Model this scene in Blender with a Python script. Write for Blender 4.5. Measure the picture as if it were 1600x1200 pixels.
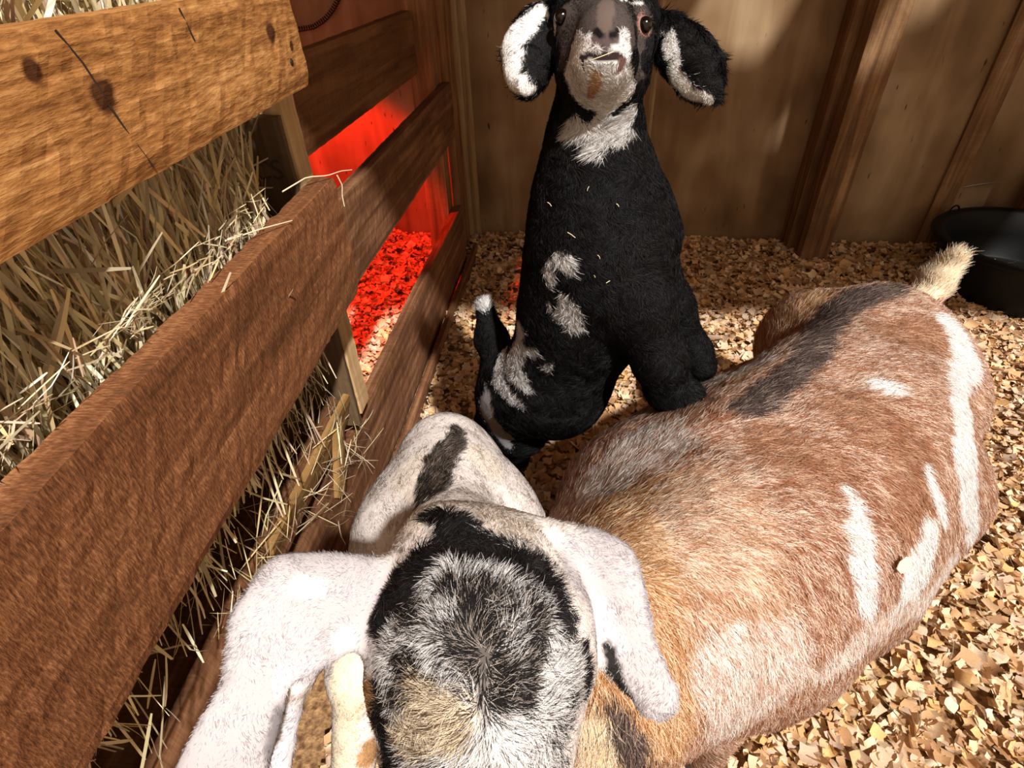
import bpy, math, random
import numpy as np
from mathutils import Vector, Matrix, Euler

for o in list(bpy.data.objects): bpy.data.objects.remove(o)
SC = bpy.context.scene
COL = SC.collection
random.seed(7)
RNG = np.random.default_rng(7)

# ------------------------------------------------------------------ camera
CAM_H = 1.15
CR = np.array([[0.9975103, -0.0139317, 0.0691307], [0.0628138, 0.6211282, -0.7811876], [-0.0320558, 0.7835851, 0.6204569]])      # rows: camera right / up / back expressed in the world
CP = np.array([0.0, 0.0, CAM_H])
FPX = 871.0
cam_data = bpy.data.cameras.new('camera')
cam_data.sensor_fit = 'HORIZONTAL'; cam_data.sensor_width = 36.0
cam_data.lens = 36.0*FPX/1600.0
cam_data.clip_start = 0.02; cam_data.clip_end = 60
cam = bpy.data.objects.new('camera', cam_data); COL.objects.link(cam)
cam.matrix_world = Matrix([list(CR[0])+[0.0], list(CR[1])+[0.0], list(CR[2])+[CAM_H], [0, 0, 0, 1]])
SC.camera = cam

# ------------------------------------------------------------------ light
SC.view_settings.view_transform = 'Standard'
SC.view_settings.look = 'None'
SC.view_settings.gamma = 1.0
SC.view_settings.use_curve_mapping = False
SC.view_settings.exposure = 0.40
W = bpy.data.worlds.new('open_sky'); SC.world = W; W.use_nodes = True
W.node_tree.nodes['Background'].inputs[0].default_value = (1.0, 0.76, 0.54, 1)
W.node_tree.nodes['Background'].inputs[1].default_value = 0.60
sun_d = bpy.data.lights.new('sun', 'SUN'); sun_d.energy = 4.5; sun_d.angle = math.radians(2.2)
sun_d.color = (1.0, 0.97, 0.94)
sun = bpy.data.objects.new('sun', sun_d); COL.objects.link(sun)
SUN_DIR = Vector((-0.31, 0.55, -0.72)).normalized()
sun.rotation_euler = SUN_DIR.to_track_quat('-Z', 'Y').to_euler(); sun.location = (2, -3, 6)
# red heat lamp hanging in the neighbouring pen
red_d = bpy.data.lights.new('heat_lamp_light', 'SPOT'); red_d.energy = 75; red_d.spot_size = math.radians(126); red_d.spot_blend = .12; red_d.color = (1.0, 0.012, 0.0)
red_d.shadow_soft_size = 0.06
red = bpy.data.objects.new('heat_lamp_light', red_d); COL.objects.link(red); red.location = (-1.05, 1.95, .95)
red.rotation_euler = Vector((-.25, .2, -.85)).to_track_quat('-Z', 'Y').to_euler()

# ------------------------------------------------------------------ helpers
def tag(o, label=None, cat=None, group=None, kind=None):
    if label: o['label'] = label
    if cat: o['category'] = cat
    if group: o['group'] = group
    if kind: o['kind'] = kind
    return o
def empty(name, loc):
    o = bpy.data.objects.new(name, None); COL.objects.link(o); o.location = loc; o.empty_display_size = .05
    return o
def link(name, me, mat=None, parent=None, smooth=False):
    o = bpy.data.objects.new(name, me); COL.objects.link(o)
    if mat: me.materials.append(mat)
    if smooth: me.polygons.foreach_set('use_smooth', [True]*len(me.polygons))
    if parent:
        o.parent = parent; o.matrix_parent_inverse = Matrix.Translation(-Vector(parent.location))
    return o
def mesh_np(name, V, Fq, colors=None, facecol=None):
    V = np.asarray(V, np.float32); Fq = np.asarray(Fq, np.int32)
    me = bpy.data.meshes.new(name); k = Fq.shape[1]
    me.vertices.add(len(V)); me.vertices.foreach_set('co', V.ravel())
    me.loops.add(Fq.size); me.loops.foreach_set('vertex_index', Fq.ravel())
    me.polygons.add(len(Fq)); me.polygons.foreach_set('loop_start', np.arange(0, Fq.size, k, dtype=np.int32))
    me.polygons.foreach_set('loop_total', np.full(len(Fq), k, np.int32))
    if colors is not None:
        a = me.color_attributes.new('col', 'FLOAT_COLOR', 'POINT')
        a.data.foreach_set('color', np.hstack([colors, np.ones((len(colors), 1))]).astype(np.float32).ravel())
    me.update(calc_edges=True); me.validate()
    return me
def hash3(ix, iy, iz, s):
    h = (ix*374761393+iy*668265263+iz*2147483647+s*974634777) & 0xFFFFFFFF
    h = ((h ^ (h >> 13))*1274126177) & 0xFFFFFFFF
    return ((h ^ (h >> 16)) & 0xFFFFFF)/float(0xFFFFFF)
def vnoise(p, f, s=0):
    q = np.asarray(p, float)*f+100.0; i = np.floor(q).astype(np.int64); t = q-i; t = t*t*(3-2*t); r = 0
    for dx in (0, 1):
        for dy in (0, 1):
            for dz in (0, 1):
                w = (t[:, 0] if dx else 1-t[:, 0])*(t[:, 1] if dy else 1-t[:, 1])*(t[:, 2] if dz else 1-t[:, 2])
                r = r+w*hash3(i[:, 0]+dx, i[:, 1]+dy, i[:, 2]+dz, s)
    return r
def sstep(a, b, x):
    t = np.clip((x-a)/(b-a), 0, 1); return t*t*(3-2*t)

# ------------------------------------------------------------------ materials
def newmat(name):
    m = bpy.data.materials.new(name); m.use_nodes = True
    nt = m.node_tree; b = nt.nodes['Principled BSDF']
    return m, nt, b
def N(nt, t, **kw):
    n = nt.nodes.new(t)
    for k, v in kw.items():
        if k.startswith('i_'):
            key = k[2:]; n.inputs[int(key) if key.isdigit() else key].default_value = v
        else: setattr(n, k, v)
    return n
def ramp(nt, stops):
    r = nt.nodes.new('ShaderNodeValToRGB'); e = r.color_ramp.elements
    e[0].position, e[0].color = stops[0][0], (*stops[0][1], 1)
    e[1].position, e[1].color = stops[1][0], (*stops[1][1], 1)
    for p, c in stops[2:]:
        x = e.new(p); x.color = (*c, 1)
    return r
def wood(name, dark, mid, light, knots=(), rough=.75, grain=1.0, saw=0.5, bump=.35, seed=0.0, skew=0.5, sc2=(230, 16, 16), blot=.35):
    """rough sawn board: grain along local x, saw marks across it, optional knots (x, y, z, radius)"""
    m, nt, b = newmat(name); L = nt.links
    tc = N(nt, 'ShaderNodeTexCoord')
    off = N(nt, 'ShaderNodeVectorMath', operation='ADD'); off.inputs[1].default_value = (seed, seed*1.7, seed*.6)
    L.new(tc.outputs['Object'], off.inputs[0])
    mp = N(nt, 'ShaderNodeMapping'); mp.inputs['Scale'].default_value = (2.2*grain, 38*grain, 38*grain)
    L.new(off.outputs[0], mp.inputs[0])
    n1 = N(nt, 'ShaderNodeTexNoise'); n1.inputs['Scale'].default_value = 1.0; n1.inputs['Detail'].default_value = 7; n1.inputs['Roughness'].default_value = .65; n1.inputs['Distortion'].default_value = .6
    L.new(mp.outputs[0], n1.inputs['Vector'])
    mp2 = N(nt, 'ShaderNodeMapping'); mp2.inputs['Scale'].default_value = sc2; mp2.inputs['Rotation'].default_value = (0, skew*.25, skew*.0)
    L.new(off.outputs[0], mp2.inputs[0])
    n2 = N(nt, 'ShaderNodeTexNoise'); n2.inputs['Scale'].default_value = 1.0; n2.inputs['Detail'].default_value = 4; n2.inputs['Roughness'].default_value = .6
    L.new(mp2.outputs[0], n2.inputs['Vector'])
    n3 = N(nt, 'ShaderNodeTexNoise'); n3.inputs['Scale'].default_value = 5.5; n3.inputs['Detail'].default_value = 3
    L.new(off.outputs[0], n3.inputs['Vector'])
    mix = N(nt, 'ShaderNodeMath', operation='MULTIPLY_ADD'); mix.inputs[1].default_value = saw
    L.new(n2.outputs[0], mix.inputs[0])
    s1 = N(nt, 'ShaderNodeMath', operation='MULTIPLY'); s1.inputs[1].default_value = 1-saw*.6; L.new(n1.outputs[0], s1.inputs[0])
    L.new(s1.outputs[0], mix.inputs[2])
    m3 = N(nt, 'ShaderNodeMath', operation='MULTIPLY_ADD'); m3.inputs[1].default_value = blot
    L.new(n3.outputs[0], m3.inputs[0]); L.new(mix.outputs[0], m3.inputs[2])
    lo = .5*(1-saw*.6)+.5*saw+.5*blot
    rp = ramp(nt, [(max(0, lo-.17), dark), (min(1, lo+.19), light), (lo+.01, mid)])
    L.new(m3.outputs[0], rp.inputs[0]); cur = rp.outputs[0]
    for (kx, ky, kz, kr) in knots:
        sub = N(nt, 'ShaderNodeVectorMath', operation='SUBTRACT'); sub.inputs[1].default_value = (kx, ky, kz); L.new(tc.outputs['Object'], sub.inputs[0])
        sc = N(nt, 'ShaderNodeVectorMath', operation='MULTIPLY'); sc.inputs[1].default_value = (.9/kr, .0, .9/kr); L.new(sub.outputs[0], sc.inputs[0])
        ln = N(nt, 'ShaderNodeVectorMath', operation='LENGTH'); L.new(sc.outputs[0], ln.inputs[0])
        ad = N(nt, 'ShaderNodeMath', operation='MULTIPLY_ADD'); ad.inputs[1].default_value = 1.0; L.new(n1.outputs[0], ad.inputs[0]); L.new(ln.outputs['Value'], ad.inputs[2])
        kk = ramp(nt, [(.75, (1, 1, 1)), (1.0, (0, 0, 0))]); hv = N(nt, 'ShaderNodeMath', operation='MULTIPLY'); hv.inputs[1].default_value = .62
        L.new(ad.outputs[0], hv.inputs[0]); L.new(hv.outputs[0], kk.inputs[0])
        mx = N(nt, 'ShaderNodeMix', data_type='RGBA'); mx.inputs[7].default_value = (dark[0]*.35, dark[1]*.3, dark[2]*.3, 1)
        L.new(kk.outputs[0], mx.inputs[0]); L.new(cur, mx.inputs[6]); cur = mx.outputs[2]
    L.new(cur, b.inputs['Base Color']); b.inputs['Roughness'].default_value = rough
    b.inputs['Specular IOR Level'].default_value = .25
    bp = N(nt, 'ShaderNodeBump'); bp.inputs['Strength'].default_value = bump; bp.inputs['Distance'].default_value = .004
    L.new(m3.outputs[0], bp.inputs['Height']); L.new(bp.outputs[0], b.inputs['Normal'])
    return m
def attr_mat(name, rough=.8, spec=.2, transl=0.0, noise=0.0, nscale=300, attr='col', doubleside=True):
    m, nt, b = newmat(name); L = nt.links
    a = N(nt, 'ShaderNodeAttribute', attribute_name=attr); cur = a.outputs['Color']
    if noise:
        tc = N(nt, 'ShaderNodeTexCoord'); n1 = N(nt, 'ShaderNodeTexNoise'); n1.inputs['Scale'].default_value = nscale; n1.inputs['Detail'].default_value = 3
        L.new(tc.outputs['Object'], n1.inputs['Vector'])
        hs = N(nt, 'ShaderNodeHueSaturation'); mr = N(nt, 'ShaderNodeMapRange'); mr.inputs[3].default_value = 1-noise; mr.inputs[4].default_value = 1+noise
        L.new(n1.outputs[0], mr.inputs[0]); L.new(mr.outputs[0], hs.inputs['Value']); L.new(cur, hs.inputs['Color']); cur = hs.outputs[0]
    L.new(cur, b.inputs['Base Color']); b.inputs['Roughness'].default_value = rough; b.inputs['Specular IOR Level'].default_value = spec
    if transl:
        t = N(nt, 'ShaderNodeBsdfTranslucent'); mx = N(nt, 'ShaderNodeMixShader'); mx.inputs[0].default_value = transl
        L.new(cur, t.inputs[0]); L.new(b.outputs[0], mx.inputs[1]); L.new(t.outputs[0], mx.inputs[2])
        L.new(mx.outputs[0], nt.nodes['Material Output'].inputs[0])
    return m
def plain(name, c, rough=.6, metal=0.0, spec=.4, trans=0.0):
    m, nt, b = newmat(name); b.inputs['Base Color'].default_value = (*c, 1); b.inputs['Roughness'].default_value = rough
    b.inputs['Metallic'].default_value = metal; b.inputs['Specular IOR Level'].default_value = spec
    n1 = N(nt, 'ShaderNodeTexNoise'); n1.inputs['Scale'].default_value = 60; bp = N(nt, 'ShaderNodeBump'); bp.inputs['Strength'].default_value = .08; bp.inputs['Distance'].default_value = .002
    nt.links.new(n1.outputs[0], bp.inputs['Height']); nt.links.new(bp.outputs[0], b.inputs['Normal'])
    return m

M_TOP = wood('sawn_orange_plank', (.22, .085, .022), (.40, .175, .05), (.60, .31, .11), knots=((.232, 0, .0075, .013), (.176, 0, .035, .008), (.559, 0, .014, .012), (.612, 0, -.006, .007)), saw=.75, bump=.6, seed=1.3, skew=0, sc2=(38, 190, 190), blot=.2)
M_SEC = wood('sawn_red_brown_plank', (.085, .03, .010), (.19, .07, .025), (.36, .16, .065), saw=.7, bump=.5, seed=4.1, skew=1.2, sc2=(420, 120, 120), blot=.22)
M_RAIL = wood('brown_rail', (.06, .024, .010), (.15, .062, .026), (.30, .15, .075), saw=.3, bump=.35, seed=8.2)
M_RAIL2 = wood('brown_upper_rail', (.07, .026, .010), (.15, .062, .022), (.24, .11, .045), saw=.3, bump=.3, seed=12.7)
M_POST = wood('post_wood', (.12, .05, .02), (.24, .11, .045), (.38, .2, .09), saw=.1, bump=.25, seed=3.3)
M_PALE = wood('pale_pine', (.42, .25, .11), (.62, .40, .20), (.78, .56, .33), saw=.1, bump=.2, seed=6.6)
M_GREYPINE = wood('shade_dark_end_board', (.07, .04, .018), (.13, .08, .04), (.20, .135, .075), saw=.1, bump=.3, seed=7.7)  # pine colour darkened to hold the shade on the end board
M_TAN = wood('yellow_pine', (.16, .08, .025), (.28, .155, .05), (.40, .24, .09), saw=.15, bump=.2, seed=2.6)
M_STUD = wood('wall_stud_wood', (.09, .045, .02), (.19, .10, .045), (.34, .21, .11), saw=.1, bump=.3, seed=9.6, grain=.8)
M_BATTEN = wood('pale_wall_batten', (.22, .14, .07), (.34, .23, .12), (.46, .33, .19), saw=.1, bump=.2, seed=5.6)

def ply_mat():
    m, nt, b = newmat('weathered_plywood'); L = nt.links
    tc = N(nt, 'ShaderNodeTexCoord'); mp = N(nt, 'ShaderNodeMapping'); mp.inputs['Scale'].default_value = (8, 8, 1.3)
    L.new(tc.outputs['Object'], mp.inputs[0])
    n1 = N(nt, 'ShaderNodeTexNoise'); n1.inputs['Scale'].default_value = 1; n1.inputs['Detail'].default_value = 6; n1.inputs['Distortion'].default_value = .8
    L.new(mp.outputs[0], n1.inputs['Vector'])
    n2 = N(nt, 'ShaderNodeTexNoise'); n2.inputs['Scale'].default_value = 2.6; n2.inputs['Detail'].default_value = 3
    L.new(tc.outputs['Object'], n2.inputs['Vector'])
    ad = N(nt, 'ShaderNodeMath', operation='MULTIPLY_ADD'); ad.inputs[1].default_value = .42; L.new(n1.outputs[0], ad.inputs[0])
    h = N(nt, 'ShaderNodeMath', operation='MULTIPLY'); h.inputs[1].default_value = .58; L.new(n2.outputs[0], h.inputs[0]); L.new(h.outputs[0], ad.inputs[2])
    rp = ramp(nt, [(.33, (.11, .06, .026)), (.66, (.42, .30, .18)), (.5, (.25, .155, .08))]); L.new(ad.outputs[0], rp.inputs[0])
    # small dark pits and short checks
    mp3 = N(nt, 'ShaderNodeMapping'); mp3.inputs['Scale'].default_value = (60, 60, 14); L.new(tc.outputs['Object'], mp3.inputs[0])
    n4 = N(nt, 'ShaderNodeTexNoise'); n4.inputs['Scale'].default_value = 1; n4.inputs['Detail'].default_value = 2; L.new(mp3.outputs[0], n4.inputs['Vector'])
    r4 = ramp(nt, [(.70, (0, 0, 0)), (.76, (1, 1, 1))]); L.new(n4.outputs[0], r4.inputs[0])
    mx = N(nt, 'ShaderNodeMix', data_type='RGBA'); mx.inputs[7].default_value = (.05, .028, .014, 1)
    L.new(r4.outputs[0], mx.inputs[0]); L.new(rp.outputs[0], mx.inputs[6])
    L.new(mx.outputs[2], b.inputs['Base Color']); b.inputs['Roughness'].default_value = .7; b.inputs['Specular IOR Level'].default_value = .25
    bp = N(nt, 'ShaderNodeBump'); bp.inputs['Strength'].default_value = .25; bp.inputs['Distance'].default_value = .004
    L.new(n1.outputs[0], bp.inputs['Height']); L.new(bp.outputs[0], b.inputs['Normal'])
    return m
M_PLY = ply_mat()

# ------------------------------------------------------------------ boards
def board(name, p0, p1, up, w, t, mat, parent=None, rough=.0012, seed=0, bev=.003, flip=1):
    """box whose long axis runs p0->p1 (local x), width w along 'up' (local z), thickness t along local y"""
    p0 = Vector(p0); p1 = Vector(p1); X = (p1-p0); Ln = X.length; X.normalize()
    Z = Vector(up); Z = (Z-X*Z.dot(X)).normalized(); Y = Z.cross(X)
    nx = max(2, int(Ln/.012)); nx = min(nx, 130); nz = max(2, min(14, int(w/.014))); r = random.Random(seed)
    # cross section ring
    ring = []
    hw, ht = w/2, t/2
    for i in range(nz+1): ring.append((-ht if i not in (0, nz) else -ht+bev, -hw+w*i/nz))
    ring += [(-ht+bev*2, hw), (ht-bev*2, hw)]
    for i in range(nz, -1, -1): ring.append((ht if i not in (0, nz) else ht-bev, -hw+w*i/nz))
    ring += [(ht-bev*2, -hw), (-ht+bev*2, -hw)]
    ring = np.array(ring); k = len(ring)
    xs = np.linspace(-Ln/2, Ln/2, nx+1)
    V = np.zeros((nx+1, k, 3)); V[:, :, 0] = xs[:, None]; V[:, :, 1] = ring[None, :, 0]; V[:, :, 2] = ring[None, :, 1]
    flat = V.reshape(-1, 3)
    nz1 = vnoise(flat+seed*3.1, 28, seed)-.5; nz2 = vnoise(flat*[1, 1, 1]+seed, 110, seed+5)-.5; nz3 = vnoise(flat*[.15, 1, 1]+seed, 60, seed+9)-.5
    edge = (np.abs(np.abs(flat[:, 2])-hw) < 1e-4)
    flat[:, 1] += np.sign(flat[:, 1])*(nz2+nz3)*rough*1.2
    flat[:, 2] += np.where(edge, np.sign(flat[:, 2])*(nz1*1.6+nz2)*rough*.9, 0)
    ends = (np.abs(np.abs(flat[:, 0])-Ln/2) < 1e-5); flat[:, 0] += np.where(ends, (nz1+nz2)*rough*3, 0)
    fs = []
    for i in range(nx):
        for j in range(k):
            a = i*k+j; b_ = i*k+(j+1) % k; fs.append((a, b_, b_+k, a+k))
    V2 = list(map(tuple, flat)); c0 = len(V2); V2.append((-Ln/2, 0, 0)); V2.append((Ln/2, 0, 0))
    for j in range(k):
        fs.append((c0, (j+1) % k, j)); fs.append((c0+1, nx*k+j, nx*k+(j+1) % k))
    me = bpy.data.meshes.new(name); me.from_pydata(V2, [], fs); me.update()
    o = link(name, me, mat, None)
    c = (p0+p1)/2
    mw = Matrix(((X.x, Y.x, Z.x, c.x), (X.y, Y.y, Z.y, c.y), (X.z, Y.z, Z.z, c.z), (0, 0, 0, 1)))
    if parent:
        o.parent = parent; mw = Matrix.Translation(-Vector(parent.location)) @ mw
    o.matrix_basis = mw
    return o
def boxmesh(name, lo, hi, mat, parent=None):
    return board(name, ((lo[0]+hi[0])/2, (lo[1]+hi[1])/2, lo[2]), ((lo[0]+hi[0])/2, (lo[1]+hi[1])/2, hi[2]), (0, 1, 0), hi[1]-lo[1], hi[0]-lo[0], mat, parent)
def structure(o): o['kind'] = 'structure'; return o
def plane_grid(name, P, U, V_, nu, nv, mat):
    P, U, V_ = map(np.array, (P, U, V_)); s, t = np.meshgrid(np.linspace(0, 1, nu+1), np.linspace(0, 1, nv+1), indexing='ij')
    co = P+s[..., None]*U+t[..., None]*V_; idx = np.arange((nu+1)*(nv+1)).reshape(nu+1, nv+1)
    f = np.stack([idx[:-1, :-1], idx[1:, :-1], idx[1:, 1:], idx[:-1, 1:]], -1).reshape(-1, 4)
    return link(name, mesh_np(name, co.reshape(-1, 3), f), mat)

# ------------------------------------------------------------------ the room
def ywall(x): return 2.59-.055*x
m_floor, nt_, b_ = newmat('sawdust_bed')
tc_ = N(nt_, 'ShaderNodeTexCoord'); nn_ = N(nt_, 'ShaderNodeTexNoise'); nn_.inputs['Scale'].default_value = 90; nn_.inputs['Detail'].default_value = 6
nt_.links.new(tc_.outputs['Object'], nn_.inputs['Vector']); rr_ = ramp(nt_, [(.35, (.12, .055, .02)), (.7, (.48, .28, .12))])
nt_.links.new(nn_.outputs[0], rr_.inputs[0]); nt_.links.new(rr_.outputs[0], b_.inputs['Base Color']); b_.inputs['Roughness'].default_value = .95
bb_ = N(nt_, 'ShaderNodeBump'); bb_.inputs['Distance'].default_value = .006; nt_.links.new(nn_.outputs[0], bb_.inputs['Height']); nt_.links.new(bb_.outputs[0], b_.inputs['Normal'])
structure(board('floor', (-2.4, .9, -.05), (2.7, .9, -.05), (0, 1, 0), 3.9, .10, m_floor, rough=0))
def slab(name, x0, x1, ya, z0, z1, t, mat):   # wall panel following the back wall line
    return structure(board(name, (x0, ywall(x0)+t/2+ya, (z0+z1)/2), (x1, ywall(x1)+t/2+ya, (z0+z1)/2), (0, 0, 1), z1-z0, t, mat, rough=0, bev=.0005))
w_ = slab('wall_back', -2.3, 2.45, 0, -.05, 2.3, .03, M_PLY)
def wallstud(name, x0, x1, prot, mat, z1=2.25, seed=1):
    xm = (x0+x1)/2; yc = ywall(xm)-prot/2
    return structure(board(name, (xm, yc, -.02), (xm, yc, z1), (1, -.055, 0), x1-x0, prot, mat, seed=seed, rough=.001))
wallstud('trim_1', -.463, -.385, .035, M_BATTEN, seed=2)
wallstud('trim_2', -.384, -.352, .018, M_BATTEN, seed=3)
wallstud('trim_3', .315, .388, .030, M_STUD, seed=4)
wallstud('trim_4', .389, .412, .012, M_BATTEN, seed=5)
wallstud('trim_5', 1.055, 1.135, .11, M_STUD, seed=6)
structure(board('trim_6', (1.135, 2.365, -.02), (1.135, 2.365, 2.2), (1, -.05, 0), .112, .095, M_STUD, seed=7))
wallstud('shadow_band_strip', 1.64, 1.73, .020, M_STUD, seed=8)  # thin strip standing in for a dark shadow band on the wall
structure(board('trim_8', (1.99, 2.38, -.02), (1.99, 2.38, 2.2), (1, -.05, 0), .10, .10, M_RAIL, seed=9))
structure(board('red_spill_filler', (-.412, 2.435, -.02), (-.412, 2.435, 2.2), (0, 1, 0), .29, .018, M_POST, seed=10))  # filler added to keep the red lamp's light off the goat pen wall
structure(board('wall_right', (2.40, -.9, .25), (2.40, 2.45, .25), (0, 0, 1), .55, .03, M_PLY, rough=0))
structure(board('wall_left', (-2.25, -.9, 1.1), (-2.25, 2.68, 1.1), (0, 0, 1), 2.3, .03, M_PLY, rough=0))
# unseen roof, open to the south; clear panes added to throw sun patches
ZR = 2.25
YR = .15  # front edge placed where its shadow should start on the floor
m_patch_sheet, nt_, b_ = newmat('sun_patch_sheet')  # unseen sheet over openings shaped from the wall's sun patches
tr_ = N(nt_, 'ShaderNodeBsdfTransparent'); tr_.inputs[0].default_value = (.96, .95, .93, 1)
nt_.links.new(tr_.outputs[0], nt_.nodes['Material Output'].inputs[0])
def roofpt(px_, pz_, y_):   # where the sunbeam that lands at (px_, y_, pz_) crosses the roof
    t = (ZR-pz_)/-SUN_DIR.z
    return (px_-SUN_DIR.x*t, y_-SUN_DIR.y*t)
holes = []
for n_i, (xa, xb, za, zb) in enumerate([(1.085, 1.19, .74, 1.3), (.50, .845, .735, 1.45), (1.235, 1.42, .86, 1.5), (1.20, 1.36, .615, .655), (1.84, 2.0, .60, .64), (1.72, 1.92, .155, .215)]):
    yy_ = (lambda x: 2.318) if n_i == 0 else ywall
    zm = za+min(.12, (zb-za)/2); ax = roofpt(xa, zm, yy_(xa))[0]; bx_ = roofpt(xb, zm, yy_(xb))[0]; ay = roofpt(xa, za, yy_(xa))[1]; by = roofpt(xb, zb, yy_(xb))[1]; holes.append((ax, bx_-0.0, by, ay))
# grid cut of the roof sheet around the holes added for the sun patches
xsr = sorted(set([-2.4, 2.7]+[h for q in holes for h in (min(q[0], q[1]), max(q[0], q[1]))]))
ysr = sorted(set([YR, 2.64]+[h for q in holes for h in (min(q[2], q[3]), max(q[2], q[3]))]))
def inhole(x, y): return any(min(q[0], q[1]) < x < max(q[0], q[1]) and min(q[2], q[3]) < y < max(q[2], q[3]) for q in holes)
vs, fs = [], []
for i in range(len(xsr)-1):
    for j in range(len(ysr)-1):
        if inhole((xsr[i]+xsr[i+1])/2, (ysr[j]+ysr[j+1])/2): continue
        k = len(vs); x0, x1, y0, y1 = xsr[i], xsr[i+1], ysr[j], ysr[j+1]
        vs += [(x0, y0, ZR), (x1, y0, ZR), (x1, y1, ZR), (x0, y1, ZR), (x0, y0, ZR+.02), (x1, y0, ZR+.02), (x1, y1, ZR+.02), (x0, y1, ZR+.02)]
        for f in ((0, 3, 2, 1), (4, 5, 6, 7), (0, 1, 5, 4), (1, 2, 6, 5), (2, 3, 7, 6), (3, 0, 4, 7)): fs.append(tuple(k+q for q in f))
me = bpy.data.meshes.new('shade_roof'); me.from_pydata(vs, [], fs); structure(link('shade_roof', me, M_PLY))  # unseen roof, put in so its edge shades the back of the pen
for i, q in enumerate(holes):
    x0, x1 = sorted(q[:2]); y0, y1 = sorted(q[2:]); z = ZR+.03
    me = bpy.data.meshes.new('sun_patch_pane'); me.from_pydata([(x0-.02, y0-.02, z), (x1+.02, y0-.02, z), (x1+.02, y1+.02, z), (x0-.02, y1+.02, z)], [], [(0, 1, 2, 3)])
    structure(link('sun_patch_pane_%d' % (i+1), me, m_patch_sheet))  # unseen panes, added only to pass sun onto the wall

# ------------------------------------------------------------------ fence between the pens
def xf(y): return -.5+.05*y
FD = Vector((.05, 1, 0)).normalized()
fence = tag(empty('rail_fence', (-.42, 1.6, 0)), 'dark brown board fence with red light behind it, left of the black kid', 'fence')
T = .036
board('middle_rail', (xf(.99)-T/2, .99, .640), (xf(2.295)-T/2, 2.295, .658), (0, 0, 1), .192, T, M_RAIL, fence, seed=21, rough=.0016)
board('bottom_rail', (xf(-.25)-T/2, -.25, .118), (xf(2.30)-T/2, 2.30, .160), (0, 0, 1), .255, T, M_RAIL, fence, seed=22, rough=.0016)
board('top_rail', (xf(.985)-.107, .985, .893), (xf(2.19)-.107, 2.19, .893), (0, 0, 1), .185, T, M_RAIL2, fence, seed=23)
board('post', (xf(2.25)-.082, 2.255, -.03), (xf(2.25)-.082, 2.255, 1.9), (1, -.05, 0), .088, .088, M_POST, fence, seed=24)
board('ground_board', (xf(.9)+.030, .9, .020), (xf(2.42)+.022, 2.42, .020), (0, 0, 1), .085, .022, M_RAIL, fence, seed=25)

# ------------------------------------------------------------------ hay feeder
feeder = tag(empty('hay_feeder', (-.42, .35, .2)), 'wooden hay feeder of wide rough-sawn planks nearest the camera at left', 'feeder')
o = board('upper_plank', (-.369, -.42, 1.058), (-.369, .874, 1.058), (0, 0, 1), .118, .038, M_TOP, feeder, seed=31, rough=.0018); o['label'] = 'orange upper plank with knots'
o = board('lower_plank', (-.369, -.42, .763), (-.369, .886, .763), (0, 0, 1), .202, .038, M_SEC, feeder, seed=32, rough=.0022); o['label'] = 'red-brown lower plank'
o = board('end_post', (-.440, .944, .33), (-.440, .944, 1.10), (1, 0, 0), .036, .060, M_PALE, feeder, seed=33); o['label'] = 'pale pine end post'
o = board('end_board', (-.535, .903, .315), (-.535, .903, .952), (1, 0, 0), .225, .018, M_GREYPINE, feeder, seed=34); o['label'] = 'weathered pine end board, darkened for shade, with a faded stamp'
stamp_parent = o
board('lower_end_board', (-.575, .903, .03), (-.575, .903, .312), (1, 0, 0), .15, .018, M_GREYPINE, feeder, seed=44)
board('tray_lip', (-.452, -.40, .385), (-.452, .86, .385), (0, 0, 1), .085, .018, M_RAIL, feeder, seed=41)
board('tray_end', (-.452, .50, .375), (-.446, .885, .365), (.3, 0, 1), .095, .019, M_TAN, feeder, seed=42)
board('tray_floor', (-.555, -.40, .335), (-.555, .835, .335), (1, 0, -.1), .19, .018, M_RAIL, feeder, seed=35)
board('back_plank', (-.66, -.42, .64), (-.66, .86, .64), (0, 0, 1), 1.2, .02, M_RAIL, feeder, seed=36)
o = board('brace', (-.425, .80, .40), (-.435, .745, .26), (0, 1, .2), .040, .018, M_TAN, feeder, seed=37); o['label'] = 'yellow pine brace'
fc = bpy.data.curves.new('stamp', 'FONT'); fc.body = 'CS'; fc.size = .045; fc.extrude = .0003; fo = bpy.data.objects.new('stamp', fc); COL.objects.link(fo); bpy.context.view_layer.update(); me_ = bpy.data.meshes.new_from_object(fo); bpy.data.objects.remove(fo); fo = link('stamp', me_)
fo.parent = stamp_parent; fo.matrix_basis = stamp_parent.matrix_basis.inverted() @ Matrix.Translation(Vector((-.487, .8925, .86))-Vector(feeder.location)) @ Euler((math.pi/2, 0, 0)).to_matrix().to_4x4(); me_.materials.clear(); me_.materials.append(plain('faded_ink', (.045, .03, .022), .8))
CRK = plain('dark_crack', (.03, .014, .006), .9)
# nail heads on the upper plank
M_NAIL = plain('rusty_nail', (.05, .03, .02), .6, .6)
def ball(c, r, seg_=10, rings=6, sc=(1, 1, 1)):
    V = []; Fc = []
    for i in range(rings+1):
        th = math.pi*i/rings
        for j in range(seg_):
            ph = 2*math.pi*j/seg_; V.append((c[0]+r*sc[0]*math.sin(th)*math.cos(ph), c[1]+r*sc[1]*math.sin(th)*math.sin(ph), c[2]+r*sc[2]*math.cos(th)))
    for i in range(rings):
        for j in range(seg_): Fc.append((i*seg_+j, (i+1)*seg_+j, (i+1)*seg_+(j+1) % seg_, i*seg_+(j+1) % seg_))
    return V, Fc
for (yy, zz) in ((.825, 1.035),):
    V, Fc = ball((-.349, yy, zz), .0045, sc=(.4, 1, 1)); me = bpy.data.meshes.new('nail'); me.from_pydata(V, [], Fc); link('nail', me, M_NAIL, feeder, True)

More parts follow.
